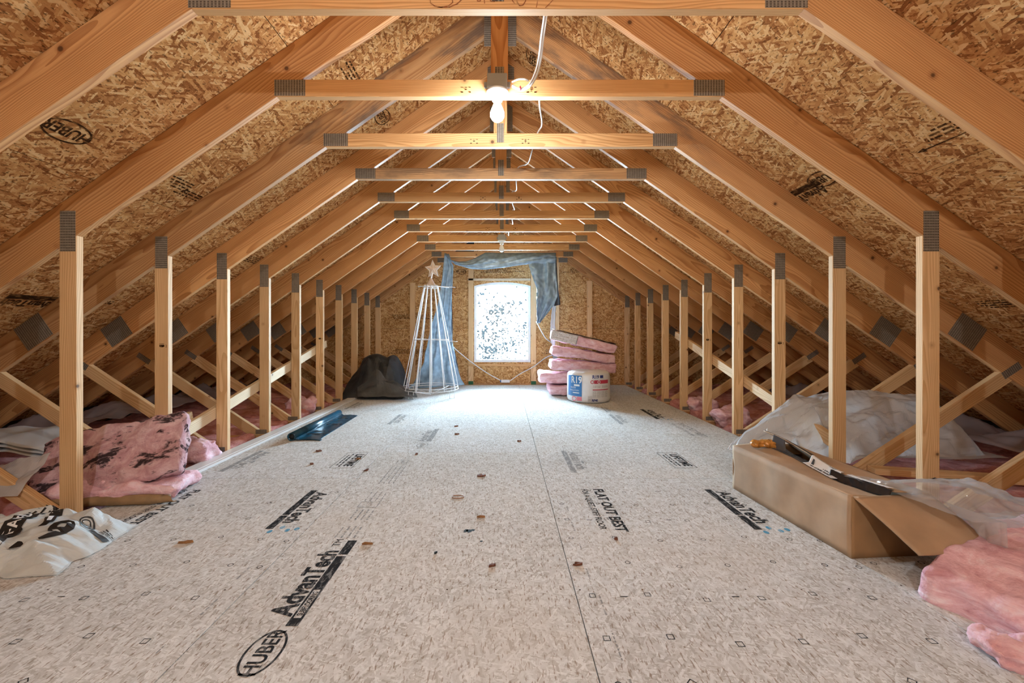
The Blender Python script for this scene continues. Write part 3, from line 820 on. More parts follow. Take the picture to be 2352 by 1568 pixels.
# logos that read towards the camera
for (x1, y1), (x2, y2), mat in (((738, 1128), (632, 1205), 'ink'), ((1640, 1126), (1742, 1206), 'ink'), ((1300, 1036), (1330, 1080), 'ink_faint'), ((612, 1036), (520, 1078), 'ink_faint'),
                                ((930, 952), (897, 972), 'ink_faint'), ((1408, 952), (1432, 972), 'ink_faint'), ((1480, 940), (1515, 960), 'ink'), ((830, 924), (800, 938), 'ink_faint'), ((1385, 935), (1398, 945), 'ink_faint')):
    A, B = FL(x1, y1), FL(x2, y2); L = A.y - B.y
    pr = Print(); pr.text('AdvanTech', L / 2, 0.004, L * 0.222, L * 0.007, 0.0, 0.90)
    pr.rect(-0.015, -L * 0.105, L * 0.74, -0.010); pr.rect(L * 0.76, -L * 0.105, L * 1.10, -0.010)
    o = floor_print('printed_logo', pr, ((A.x + B.x) / 2, A.y), -1, mat)
    if mat == 'ink':
        pr = Print()
        for q, (u, w) in enumerate(((1.06, 0.03), (1.13, 0.07), (1.16, -0.01), (1.10, 0.11))): pr.disc(u * L, w, 0.016, 0.012)
        floor_print('printed_drops', pr, ((A.x + B.x) / 2, A.y), -1, 'ink_blue')
for (x1, y1), (x2, y2), mat in (((1352, 1122), (1420, 1222), 'ink'), ((445, 1124), (285, 1205), 'ink'), ((1553, 972), (1610, 1003), 'ink_faint')):
    A, B = FL(x1, y1), FL(x2, y2); L = A.y - B.y
    pr = Print(); pr.text('FLAT OUT BEST', L / 2, 0.0, L * 0.142, L * 0.005, 0.0, 0.98); pr.text('FOR A QUIET, STIFF FLOOR', L * 0.48, -L * 0.13, L * 0.082, L * 0.0015, 0.0, 0.93)
    floor_print('printed_slogan', pr, ((A.x + B.x) / 2 + L * 0.02, A.y), -1, mat)
for px, py in ((805, 1056), (1554, 1056)):
    A = FL(px, py); pr = Print()
    pr.text('LIFETIME', 0, 0.0, 0.085, 0.0032, 0.0, 0.92); pr.outline(-0.19, -0.085, 0.19, 0.075, 0.004)
    rr = random.Random(px); pr.dashes(-0.16, 0.16, -0.035, 0.012, rr); pr.dashes(-0.13, 0.14, -0.06, 0.010, rr)
    floor_print('printed_guarantee', pr, (A.x, A.y), -1, 'ink')
# fastener guides
def guide(pr, kind, x, y, s):
    if kind == 0: pr.ring(x, y, s, s, s * 0.26, 18)
    elif kind == 1: pr.outline(x - s, y - s, x + s, y + s, s * 0.24)
    else: pr.ring(x, y, s * 1.3, s * 1.3, s * 0.36, 4)
guides = {}
for x0, x1, a, b, o in PANELS:
    if b < 0.8 or a > 3.0 or (x0 > -0.95 and x1 < 0.3): continue
    pr = Print(); ya = 1.02
    for yy, kd in ((1.18, 0), (1.36, 1), (1.58, 1), (1.80, 0), (2.02, 0), (2.22, 1), (2.42, 2), (2.62, 0)):
        for xx in (0.05, 0.255, 0.46, 0.665, 0.87, 1.07, 1.2):
            X = x0 + xx + (0.01 if kd else 0.0)
            if a + 0.03 < yy < b - 0.03 and X < x1 - 0.03 and X < 2.1: guide(pr, (kd + int(xx * 10)) % 3 if yy < 1.3 else kd, X, yy + 0.02 * math.sin(xx * 9), 0.0115)
    for yy in (1.58, 2.22):
        for xx in (0.16, 0.57):
            if a < yy < b and x0 + xx < x1: pr.rect(x0 + xx, yy, x0 + xx + 0.028, yy + 0.005)
    if pr.v: pr.obj('fastener_guides', M['ink'], lambda x, y: Vector((x, y, 0.0004)), o)
# faint code rows beside the seams
for xs, ya, yb in ((-1.03, 1.05, 2.8), (0.36, 1.05, 2.7)):
    pr = Print(); rr = random.Random(int(xs * 100)); [pr.dashes(ya + q * .21 + rr.uniform(0, .05), ya + q * .21 + rr.uniform(.07, .16), rr.uniform(-.004, .012), rr.uniform(.004, .007), rr) for q in range(int((yb - ya) / .21))]
    pr.obj('edge_code', M['ink_faint'], lambda x, y: Vector((xs + y, x, 0.0004)), panel_at(xs, 2.0))
# nail heads along the joists
for x0, x1, a, b, o in PANELS:
    if b < 1 : continue
    pr = Print(); rr = random.Random(int(x0 * 50 + a * 9))
    for k in range(1, 10):
        for side in (-0.014, 0.014):
            yy = Y(k) + T / 2 + side
            if not a + 0.01 < yy < b - 0.01: continue
            if side > 0 and abs(yy - a) > 0.05: continue
            x = x0 + 0.02
            while x < min(x1, 2.1) - 0.01:
                pr.disc(x, yy + rr.uniform(-.006, .006), 0.0035, 0.0035, 8); x += rr.uniform(0.15, 0.28)
    if pr.v: pr.obj('nail_heads', M['ink_brown'], lambda x, y: Vector((x, y, 0.0006)), o)
# grime spots
pr = Print(); rr = random.Random(8)
for px, py, s in ((1077, 1219, 0.02), (1071, 1218, 0.014), (1086, 1217, 0.012), (1105, 1243, 0.009), (1068, 1221, 0.008)):
    q = FL(px, py); pr.add([(q.x + s * rr.uniform(.6, 1.1) * math.cos(k * .52), q.y + s * rr.uniform(.6, 1.1) * math.sin(k * .52)) for k in range(12)], [tuple(range(12))])
pr.obj('grime_spots', M['soot'], lambda x, y: Vector((x, y, 0.0006)), panel_at(-0.17, 2.1))

# ------------------------------------------------------------------ print on the roof boards
def roof_print(name, pr, px, py, rot, mat='ink_brown'):
    p = roof_hit(px, py); s = -1 if p.x < 0 else 1
    n = Vector((-s * SA, 0, -CA)); xd = Vector((0, rot, 0)); yd = n.cross(xd)
    return pr.obj(name, M[mat], frame_fn(p, xd, yd, n, 0.0012), roof_panel_at(p))
def emblem():
    pr = Print(); pr.ring(0, 0, 0.105, 0.062, 0.008, 44); pr.text('HUBER', 0, -0.026, 0.078, 0.0015, 0.0, 0.82)
    return pr
def rows_of(n, L, seed):
    pr = Print(); rr = random.Random(seed)
    for q in range(n): pr.dashes(-L / 2, L / 2 - rr.uniform(0, L * .4), q * 0.022, 0.010, rr)
    return pr
roof_print('printed_emblem', emblem(), 155, 302, -1)
roof_print('printed_emblem', emblem(), 1888, 411, 1)
roof_print('printed_emblem', emblem(), 878, 268, -1)
roof_print('printed_emblem', emblem(), 1224, 130, 1)
pr = Print(); pr.text('AdvanTech', 0, 0.006, 0.085, 0.003, 0, .85); pr.rect(-0.17, -0.05, 0.17, -0.004)
roof_print('printed_logo', pr, 1843, 444, 1)
pr = Print(); pr.text('AdvanTech', 0, 0.006, 0.085, 0.003, 0, .85); pr.rect(-0.17, -0.05, 0.17, -0.004)
roof_print('printed_logo', pr, 80, 690, -1)
pr = rows_of(3, 0.24, 2); pr.stroke([(-0.16, 0.085), (0.12, 0.085)], 0.006); pr.add([(0.12, 0.072), (0.16, 0.085), (0.12, 0.098)], [(0, 1, 2)])
roof_print('printed_note', pr, 2150, 292, 1)
for px, py, rot, n, sd in ((420, 412, -1, 4, 3), (815, 158, -1, 4, 4), (440, 440, -1, 3, 5), (1890, 700, 1, 4, 6), (2265, 690, 1, 4, 9), (235, 690, -1, 2, 7), (585, 590, -1, 4, 8)):
    roof_print('printed_note', rows_of(n, 0.2, sd), px, py, rot)

# ------------------------------------------------------------------ insulation laid in the eaves
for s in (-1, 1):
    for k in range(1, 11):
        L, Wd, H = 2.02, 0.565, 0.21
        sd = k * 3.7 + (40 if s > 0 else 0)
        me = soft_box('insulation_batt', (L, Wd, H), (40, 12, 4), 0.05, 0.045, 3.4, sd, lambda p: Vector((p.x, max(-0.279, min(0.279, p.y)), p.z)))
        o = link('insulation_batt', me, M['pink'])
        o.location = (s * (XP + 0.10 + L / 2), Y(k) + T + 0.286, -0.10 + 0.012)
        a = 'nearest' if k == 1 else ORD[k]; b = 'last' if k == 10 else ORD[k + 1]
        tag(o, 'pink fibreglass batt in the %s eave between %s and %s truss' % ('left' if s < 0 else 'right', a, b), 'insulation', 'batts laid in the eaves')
# loose tufts that spill over the edge of the subfloor
TUFT = [((240, 1158), 0.10, 'pink tuft beside the foot of the second truss on the left'), ((455, 1062), 0.12, 'pink tuft under the loose plank near the white moulding'),
        ((705, 945), 0.13, 'whitish pink tuft swelling by the sixth left post'), ((1600, 945), 0.12, 'pink tuft swelling by the sixth right post'), ((1665, 975), 0.13, 'pink tuft at the foot of the fifth right post')]
for i, ((px, py), sz, lab) in enumerate(TUFT):
    q = FL(px, py)
    me = soft_box('insulation_tuft', (sz * 2.6, sz * 1.9, sz * 1.3), (18, 14, 8), sz * 0.5, sz * 0.35, 9.0, 11 + i * 5)
    o = link('insulation_tuft', me, M['pink_soft']); o.location = (q.x + (-0.10 if q.x < 0 else 0.10), q.y + 0.08, 0.03 + sz * 0.3)
    tag(o, lab, 'insulation', 'loose tufts of insulation')

# crinkled film over the insulation, deep in the eaves
for s in (-1, 1):
    cr = Crumple(21 + s, 8, 1.0, 7.0)
    fn = lambda u, v: Vector((s * (3.55 + 0.62 * u + 0.08 * math.sin(v * 14)), 1.7 + 4.6 * v, 0.09 + 0.20 * u * (0.5 + 0.5 * math.sin(v * 46.5 + 0.5)) + 0.14 * cr(u * 1.1, v * 5)))
    def fn2(u, v):
        p = fn(u, v); lim = U(p.x) - 0.02; p.z = min(p.z, lim); return p
    o = sheet('plastic_film', 26, 110, fn2, M['hazy'], 0.001)
    tag(o, 'hazy crinkled plastic film over the insulation deep in the %s eave' % ('left' if s < 0 else 'right'), 'plastic film')

# ------------------------------------------------------------------ loose braces and planks
def plank(name, a, b, wid, thk, up, mat, label, group=None):
    a, b = Vector(a), Vector(b); ex = (b - a).normalized(); up = Vector(up); ey = up.cross(ex).normalized(); ez = ex.cross(ey)
    mw = Matrix.Translation((a + b) / 2) @ Matrix((ex, ey, ez)).transposed().to_4x4()
    o = link(name, box_mesh(name, ((b - a).length, wid, thk), 0.002), M[mat], None, mw)
    tag(o, label, 'lumber', group)
    return o
plank('diagonal_brace', (-2.304, 2.95, 0.20), (-2.304, 5.62, 0.80), 0.089, 0.038, (1, 0, 0), 'pale', 'pale diagonal brace nailed across the left posts')
plank('brace_offcut', (-2.343, 2.90, 0.235), (-2.343, 3.26, 0.316), 0.10, 0.036, (1, 0, 0), 'pale', 'short pale offcut nailed beside the low end of the left brace')
plank('diagonal_brace', (2.304, 2.95, 0.20), (2.304, 5.70, 0.92), 0.089, 0.038, (1, 0, 0), 'post', 'tan diagonal brace nailed across the right posts')
plank('loose_plank', (-3.45, 2.44, 0.075), (-2.33, 3.38, 0.075), 0.089, 0.038, (0, 0, 1), 'post', 'tan plank lying skewed over the insulation behind the soiled batt')
plank('loose_plank', (3.75, 2.44, 0.075), (2.40, 2.79, 0.075), 0.089, 0.038, (0, 0, 1), 'post', 'tan plank lying skewed behind the cardboard box')

# white moulding on the floor
bm = bmesh.new()
prof = [(0, 0), (0.122, 0), (0.122, 0.010), (0.116, 0.015), (0.096, 0.015), (0.092, 0.018), (0, 0.018)]
fr = [bm.verts.new((x, 0, z)) for x, z in prof]; bk = [bm.verts.new((x, 3.58, z)) for x, z in prof]
bm.faces.new(fr[::-1]); bm.faces.new(bk)
for i in range(len(prof)): bm.faces.new((fr[i], fr[(i + 1) % len(prof)], bk[(i + 1) % len(prof)], bk[i]))
o = link('moulding', bm_mesh('moulding', bm), M['white_paint']); o.location = (-2.185, 2.86, 0.001)
tag(o, 'long white painted moulding lying along the left edge of the floor', 'moulding')

# ------------------------------------------------------------------ lamps and wiring
def lampholder(x, y, zbase, bulb_mat, label, name='ceiling_lamp'):
    """zbase: underside of the grey box"""
    r = empty(name, (x, y, zbase)); tag(r, label, 'lamp', 'bare bulb lampholders')
    b = link('junction_box', box_mesh('junction_box', (0.102, 0.062, 0.078), 0.006, 2), M['grey_box'], r, Matrix.Translation((x, y, zbase + 0.039)))
    for sx in (-1, 1):
        link('mounting_ear', box_mesh('mounting_ear', (0.018, 0.012, 0.03), 0.002), M['grey_box'], b, Matrix.Translation((x + sx * 0.058, y + 0.006, zbase + 0.035)))
    base = link('lampholder_base', lathe_mesh('lampholder_base', [(0.02, 0.002), (0.054, 0.0), (0.057, -0.005), (0.056, -0.012), (0.040, -0.020), (0.030, -0.028), (0.026, -0.045), (0.024, -0.05), (0.018, -0.05)], 36), M['porcelain'], r, Matrix.Translation((x, y, zbase)))
    for ax in (-0.036, 0.036):
        link('base_screw', lathe_mesh('base_screw', [(0.0055, 0.002), (0.0055, -0.003), (0.002, -0.004)], 10), M['dark_slot'], base, Matrix.Translation((x + ax, y - 0.008, zbase - 0.017)))
    link('bulb_cap', lathe_mesh('bulb_cap', [(0.0165, 0.0), (0.0175, -0.008), (0.0165, -0.012), (0.0185, -0.02)], 20), M['white_plastic'], r, Matrix.Translation((x, y, zbase - 0.048)))
    prof = [(0.0185, 0.0), (0.022, -0.008), (0.031, -0.030)] + [(0.037 * math.cos(a), -0.052 - 0.037 * math.sin(a)) for a in [math.radians(q) for q in (-15, 15, 45, 68, 87)]]
    link('bulb', lathe_mesh('bulb', prof, 16), bulb_mat, r, Matrix.Translation((x, y, zbase - 0.066)))
    return r
lampholder(-0.011, Y(2) - 0.034, ZC + 0.008, M['bulb_lit'], 'glowing bare bulb in a porcelain holder under the second collar beam')
lampholder(-0.006, Y(8) - 0.034, ZC + 0.008, M['bulb_off'], 'small unlit bare bulb under the eighth collar beam, above the window')
lampholder(0.0, -1.40, ZC + 0.008, M['fill_bulb'], 'added fill bulb, unseen behind the viewpoint')  # unseen lamp, added behind the camera to brighten the foreground

d2 = Y(2) - 0.04
pw = empty('electrical_cable', (0.05, d2, ZC + 0.05)); tag(pw, 'white paired cable dropping from above the nearest beam to the glowing bulb box', 'cable')
for dx, dd in ((0.0, 0.0), (0.011, 0.012)):
    pts = [P(1177, 196, d2), P(1196, 204, d2 - 0.01), P(1216, 193, d2 - 0.02), P(1230, 165, d2 - 0.03), P(1238, 130, d2 - 0.05), P(1243, 85, d2 - 0.10), P(1250, 35, d2 - 0.16), P(1256, -30, d2 - 0.22), P(1262, -120, d2 - 0.30)]
    pts = [p + Vector((dx * min(1, i / 3), dd, 0)) for i, p in enumerate(pts)]
    link('cable_run', tube_mesh('cable_run', smooth_path(pts, 6), 0.0052, 8), M['cable'], pw)
link('cable_loop', tube_mesh('cable_loop', smooth_path([P(1176, 188, d2), P(1190, 182, d2 - .02), P(1204, 181, d2 - .02), P(1214, 186, d2 - .01)], 6), 0.0045, 8), M['cable'], pw)
link('red_tie', tube_mesh('red_tie', [P(1193.5, 203, d2 - .012), P(1196.5, 203, d2 - .012)], 0.012, 10), plain('red_tie', (0.6, 0.02, 0.03), 0.4), pw)
pts = []
for k in range(2, 8):
    xs = (0.21, 0.246, 0.135, 0.10, 0.12, 0.10, 0.04)
    a, b = xs[k - 2], xs[k - 1]
    pts.append(Vector((a, Y(k) + T / 2, ZC + 0.097)))
    pts.append(Vector((a + (b - a) * .25, Y(k) + 0.14, ZC + 0.035)))
    pts.append(Vector((a + (b - a) * .6 + 0.02, Y(k) + 0.36, ZC + 0.03)))
pts += [Vector((0.05, Y(8) - 0.02, ZC + 0.12)), Vector((0.03, Y(8) - 0.03, ZC + 0.088))]
o = link('electrical_cable', tube_mesh('electrical_cable', smooth_path(pts, 5), 0.0048, 8), M['cable'])
tag(o, 'single white cable snaking over the collar beams between the two bulbs', 'cable')

# ------------------------------------------------------------------ cord, socket and box by the window
dw = YB - 0.075
cd = empty('extension_cord', P(1157, 876, dw)); tag(cd, 'white cord with inline socket drooping below the arched window', 'cord')
A = [P(1034, 788, dw - .3), P(1050, 805, dw - .1), P(1085, 833, dw), P(1120, 857, dw), P(1151, 874, dw)]
B = [P(1172, 874, dw), P(1195, 858, dw), P(1225, 842, dw), P(1252, 822, dw), P(1268, 815, dw)]
C = [P(1270, 813, dw), P(1272, 800, dw - .02), P(1269, 789, dw - .1), P(1254, 777, dw - .3), P(1243, 760, dw - .45), P(1236, 746, dw - .52), P(1232, 738, dw - .54)]
for p in (A, B, C): link('cord_run', tube_mesh('cord_run', smooth_path(p, 6), 0.0085, 8), M['cable'], cd)
c = P(1161, 875, dw)
so = link('inline_socket', box_mesh('inline_socket', (0.155, 0.05, 0.05), 0.008, 2), M['white_plastic'], cd, Matrix.Translation(c))
link('socket_collar', box_mesh('socket_collar', (0.02, 0.042, 0.042), 0.004), M['pack_blue'], so, Matrix.Translation(c + Vector((-0.085, 0, 0))))
ob = empty('outlet_box', P(1276, 817, dw)); tag(ob, 'small grey outlet box on the stud above the insulation stack', 'outlet box')
link('box_body', box_mesh('box_body', (0.075, 0.05, 0.095), 0.006, 2), M['grey_box'], ob, Matrix.Translation(P(1275, 817, dw + .01)))
link('blue_cable_clamp', box_mesh('blue_cable_clamp', (0.012, 0.02, 0.03), 0.003), M['pack_blue'], ob, Matrix.Translation(P(1269, 815, dw - .01)))

# ------------------------------------------------------------------ tarp hung around the window
def drape(name, left, right, n, parent, mat, amp, seed, nu=26, cols=3.0, thick=0.0015):
    """left and right edges are lists of (px, py, distance)"""
    Lp = [P(*q) for q in left]; Rp = [P(*q) for q in right]; cr = Crumple(seed, 9, 1.2, 9.0); ln = lambda a: a
    def fn(u, v):
        a, b = lerp_poly(Lp, v), lerp_poly(Rp, v); p = a.lerp(b, u)
        w = math.sin(u * cols * 2 * math.pi + v * 3.0 + seed) * 0.5 + (cr(u * 1.3 + seed, v * 2.2) - 0.5) * 2.0
        e = min(1.0, 6 * v + 0.15)
        return p + Vector((0.012 * w, amp * w * e, 0.006 * w))
    return sheet(name, nu, n, fn, mat, thick, parent)
tp = empty('tarp', P(1150, 585, 7.07)); tag(tp, 'blue grey tarp draped from the beam around the arched window', 'tarp')
DT = 7.07
drape('left_drape', [(1021, 581, DT), (1016, 640, DT), (1006, 700, DT - .05), (990, 750, DT - .1), (975, 830, DT - .15), (950, 880, 6.95), (932, 893, 6.9)],
      [(1032, 584, DT), (1044, 612, DT), (1038, 660, DT), (1037, 760, DT), (1046, 830, DT - .05), (1058, 872, DT - .1), (1066, 884, DT - .12)], 60, tp, M['tarp'], 0.035, 3, 30, 2.2)
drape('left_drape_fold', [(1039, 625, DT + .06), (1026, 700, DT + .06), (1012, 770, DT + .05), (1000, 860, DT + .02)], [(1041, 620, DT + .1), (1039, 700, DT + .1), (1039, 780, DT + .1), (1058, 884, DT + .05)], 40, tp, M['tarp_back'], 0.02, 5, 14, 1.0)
drape('swag', [(1022, 580, DT), (1031, 597, DT - .02), (1045, 609, DT - .02)], [(1276, 580, DT), (1276, 592, DT - .01), (1215, 606, DT - .02)], 2, tp, M['tarp'], 0.0, 9, 4)
bpy.data.objects.remove(bpy.data.objects['swag'])
top = [(1022, 580, DT), (1034, 596, DT - .02), (1052, 601, DT - .02), (1072, 600, DT - .02), (1092, 592, DT), (1115, 580, DT), (1180, 581, DT), (1276, 580, DT)]
bot = [(1026, 590, DT), (1045, 607, DT - .05), (1062, 612, DT - .06), (1085, 618, DT - .06), (1115, 619, DT - .06), (1160, 614, DT - .05), (1215, 606, DT - .05), (1277, 604, DT - .02)]
crs = Crumple(31, 10, 2, 14)
def swag_fn(u, v):
    a = lerp_poly([P(*q) for q in top], u); b = lerp_poly([P(*q) for q in bot], u)
    w = crs(u * 1.2, v * 1.0 + u * .8) - 0.5
    return a.lerp(b, v) + Vector((0, -0.10 * math.sin(v * math.pi) * (0.5 + w) - 0.03 * w, 0))
sheet('swag', 70, 16, swag_fn, M['tarp'], 0.0015, tp)
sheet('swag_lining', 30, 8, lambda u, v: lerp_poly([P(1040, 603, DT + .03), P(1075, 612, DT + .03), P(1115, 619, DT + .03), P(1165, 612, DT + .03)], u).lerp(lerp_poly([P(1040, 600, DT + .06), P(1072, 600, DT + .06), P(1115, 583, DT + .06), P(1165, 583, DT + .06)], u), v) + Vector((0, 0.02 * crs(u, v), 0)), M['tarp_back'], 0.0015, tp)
drape('right_drape', [(1212, 603, DT - .05), (1219, 625, DT - .06), (1226, 645, DT - .06), (1232, 662, DT - .06), (1233, 690, DT - .06), (1234, 742, DT - .05)],
      [(1276, 581, DT), (1276, 620, DT - .02), (1279, 650, DT - .02), (1281, 680, DT - .02), (1273, 700, DT - .02), (1240, 742, DT - .04)], 60, tp, M['tarp'], 0.04, 8, 30, 2.0)
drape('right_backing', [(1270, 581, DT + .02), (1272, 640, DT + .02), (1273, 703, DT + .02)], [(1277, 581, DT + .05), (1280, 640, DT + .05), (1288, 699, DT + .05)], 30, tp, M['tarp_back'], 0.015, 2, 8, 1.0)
drape('right_strip', [(1270, 700, DT + .02), (1264, 740, DT + .03), (1262, 775, DT + .03), (1268, 793, DT + .03)], [(1277, 700, DT + .03), (1276, 740, DT + .03), (1276, 775, DT + .03), (1275, 800, DT + .03)], 26, tp, M['foam'], 0.012, 6, 8, 0.6)

# ------------------------------------------------------------------ wire tree with a star
TX, TY = -1.055, 6.38
wt = empty('wire_tree', (TX, TY, 0)); tag(wt, 'white wire cone tree frame topped with a star beside the window', 'wire tree')
Rb, Rt, zb, zt, zm = 0.405, 0.105, 0.115, 1.625, 0.84
def circ(r, z, n=40): return [Vector((TX + r * math.cos(2 * math.pi * k / n), TY + r * math.sin(2 * math.pi * k / n), z)) for k in range(n)]
for r, z in ((Rb, zb), (Rb - 0.012, zb + 0.035), (Rt + (Rb - Rt) * (zt - zm) / (zt - zb), zm), (Rt, zt), (Rt + 0.008, zt - 0.02)):
    link('ring_wire', tube_mesh('ring_wire', circ(r, z), 0.0048, 6, True), M['wire_white'], wt)
for k in range(12):
    a = 2 * math.pi * k / 12 + 0.12
    for off in ((0.0, 0.05) if k % 3 != 1 else (0.0,)):
        p = [Vector((TX + r * math.cos(a + off), TY + r * math.sin(a + off), z)) for r, z in ((Rb, zb - .01), (Rb * 0.97, zb + 0.05), (Rt + 0.002, zt - 0.03), (Rt - 0.012, zt + 0.02))]
        link('upright_wire', tube_mesh('upright_wire', p, 0.0062, 6), M['wire_white'], wt)
for k in range(4):
    a = math.pi / 4 + k * math.pi / 2 + 0.2
    q = Vector((TX + Rb * math.cos(a), TY + Rb * math.sin(a), 0))
    link('foot_wire', tube_mesh('foot_wire', [q + Vector((-.035, 0, zb)), q + Vector((-.035, 0, .006)), q + Vector((.035, 0, .006)), q + Vector((.035, 0, zb))], 0.0042, 6), M['wire_white'], wt)
    c = Vector((TX, TY, 0.03))
    link('base_spoke', tube_mesh('base_spoke', [c + Vector((0, 0, 0)), q + Vector((0, 0, zb))], 0.004, 6), M['wire_white'], wt)
for a, l in ((0.05, 0.36), (0.35, 0.27), (2.95, 0.2), (3.3, 0.19), (1.6, 0.2)):
    d = Vector((math.cos(a), math.sin(a), -0.06))
    link('spur_wire', tube_mesh('spur_wire', [Vector((TX, TY, zt + .01)), Vector((TX, TY, zt + .01)) + d * l], 0.005, 6), M['wire_white'], wt)
link('spur_wire', tube_mesh('spur_wire', [Vector((TX - 0.25, TY - .02, zm + .02)), Vector((TX + 0.40, TY - .05, zm - 0.03))], 0.0045, 6), M['wire_white'], wt)
link('top_cone', lathe_mesh('top_cone', [(0.088, 0.0), (0.06, 0.03), (0.024, 0.095), (0.012, 0.12)], 20), M['star'], wt, Matrix.Translation((TX, TY, zt + 0.005)))
link('star_stem', tube_mesh('star_stem', [Vector((TX, TY, zt + .11)), Vector((TX + .02, TY, zt + .22))], 0.012, 8), M['wire_white'], wt)
bm = bmesh.new(); sc = Vector((TX + 0.03, TY, zt + 0.255)); ring = []
for k in range(10):
    r = 0.118 if k % 2 == 0 else 0.052; a = math.pi / 2 + k * math.pi / 5 + 0.06
    ring.append(bm.verts.new(sc + Vector((r * math.cos(a), 0, r * math.sin(a) * 1.12))))
f0 = bm.verts.new(sc + Vector((0, -0.03, 0))); f1 = bm.verts.new(sc + Vector((0, 0.03, 0)))
for k in range(10): bm.faces.new((ring[k], ring[(k + 1) % 10], f0)); bm.faces.new((ring[(k + 1) % 10], ring[k], f1))
st = link('star', bm_mesh('star', bm), M['star'], wt)
p = [sc + Vector(((0.120 if k % 2 == 0 else 0.054) * math.cos(math.pi / 2 + k * math.pi / 5 + .06), 0, (0.120 if k % 2 == 0 else 0.054) * 1.12 * math.sin(math.pi / 2 + k * math.pi / 5 + .06))) for k in range(10)]
link('star_rim', tube_mesh('star_rim', p, 0.006, 6, True), M['wire_white'], st)

# ------------------------------------------------------------------ black sheeting heap
cr = Crumple(77, 8, 0.9, 5.0)
def heap_fn(u, v):
    # a lap of stiff sheeting standing in folds
    x = -2.40 + 0.98 * u; y = 6.10 + 0.70 * v
    ridge = min(1.0, max(0.0, (u - 0.02) / 0.30), ) * min(1.0, max(0.0, (1.0 - u) / 0.26)) * 0.46 + 0.05 * math.sin(u * 17)
    h = ridge * math.sin(min(1.0, v * 1.25) * math.pi * 0.62) * 1.35 + 0.28 * (cr(u * 1.5, v * 1.2) - 0.42) * math.sin(v * math.pi * .9) * math.sin(u * math.pi)
    edge = min(1, 9 * u, 9 * (1 - u))
    return Vector((x + 0.10 * (cr(v, u) - .5), y + 0.12 * (cr(u + 3, v) - .5), max(0.006, (h if h < 0.5 else 0.5 + 0.12 * math.tanh((h - 0.5) / 0.12)) * edge)))
o = sheet('black_sheeting', 46, 40, heap_fn, M['black_bag'], 0.002, None, False)
tag(o, 'heap of folded black sheeting behind the wire tree', 'plastic sheeting')
o2 = sheet('front_fold', 24, 16, lambda u, v: Vector((-2.12 + 0.85 * u + 0.1 * v, 6.30 - 0.28 * v - .06 * u, 0.02 + 0.36 * (1 - v) * max(0.15, 1 - abs(u - .35) * 1.5) + 0.06 * cr(u * 1.6, v))), plain('grey_fold_highlight', (0.085, 0.092, 0.10), 0.45, var=0.3, scale=6), 0.002, o, False)  # lighter grey paints in the light caught by the front fold

# ------------------------------------------------------------------ insulation stack and wrapped roll
STACK = [('lowest batt of the pink stack beside the window', (1.02, 6.62, 0.085), (0.62, 0.50, 0.13), 0.03, 0.0),
         ('second lowest batt of the pink stack beside the window, jutting toward it', (0.97, 6.72, 0.255), (0.80, 0.50, 0.15), -0.02, 0.0),
         ('third batt up in the pink stack, resting behind the wrapped roll', (1.22, 6.65, 0.435), (0.98, 0.46, 0.14), -0.03, 0.05),
         ('fourth batt up in the pink stack, sloping gently down to the right', (1.22, 6.62, 0.61), (0.95, 0.46, 0.13), -0.04, 0.14),
         ('topmost batt of the pink stack, tilted with its paper side up', (1.23, 6.62, 0.80), (0.98, 0.46, 0.14), -0.05, 0.23)]
for i, (lab, c, d, rz, ry) in enumerate(STACK):
    me = soft_box('insulation_batt', d, (36, 18, 8), 0.03, 0.022, 6.0, 60 + i * 7)
    o = link('insulation_batt', me, M['pink_soft']); o.location = c; o.rotation_euler = (0, ry, rz)
    tag(o, lab, 'insulation', 'stack of batts beside the window')
    if i == 4:
        f = sheet('paper_facing', 30, 12, lambda u, v: Vector((-d[0] / 2 + d[0] * u, -d[1] / 2 + d[1] * v, d[2] / 2 + 0.018 + 0.008 * noise.noise((u * 9, v * 6, 2)))), M['kraft'], 0.0015)
        f.matrix_basis = o.matrix_basis.copy(); f.matrix_basis = Matrix.Translation(c) @ Matrix.Rotation(rz, 4, 'Z') @ Matrix.Rotation(ry, 4, 'Y')
        f.parent = o; f.matrix_parent_inverse = f.matrix_basis.inverted(); f.matrix_parent_inverse = (Matrix.Translation(c) @ Matrix.Rotation(rz, 4, 'Z') @ Matrix.Rotation(ry, 4, 'Y')).inverted()
        g = sheet('crumpled_wrap', 20, 14, lambda u, v: Vector((-d[0] / 2 - 0.012 + d[0] * 0.40 * u, -d[1] / 2 - 0.022 - 0.012 * noise.noise((u * 9, v * 7, 1)), -d[2] / 2 + d[2] * v)), plain('greyish_wrap', (0.6, 0.56, 0.56), 0.5, var=0.3, scale=60, bump=0.8), 0.001)
        g.matrix_basis = f.matrix_basis.copy(); g.parent = o; g.matrix_parent_inverse = f.matrix_parent_inverse.copy()
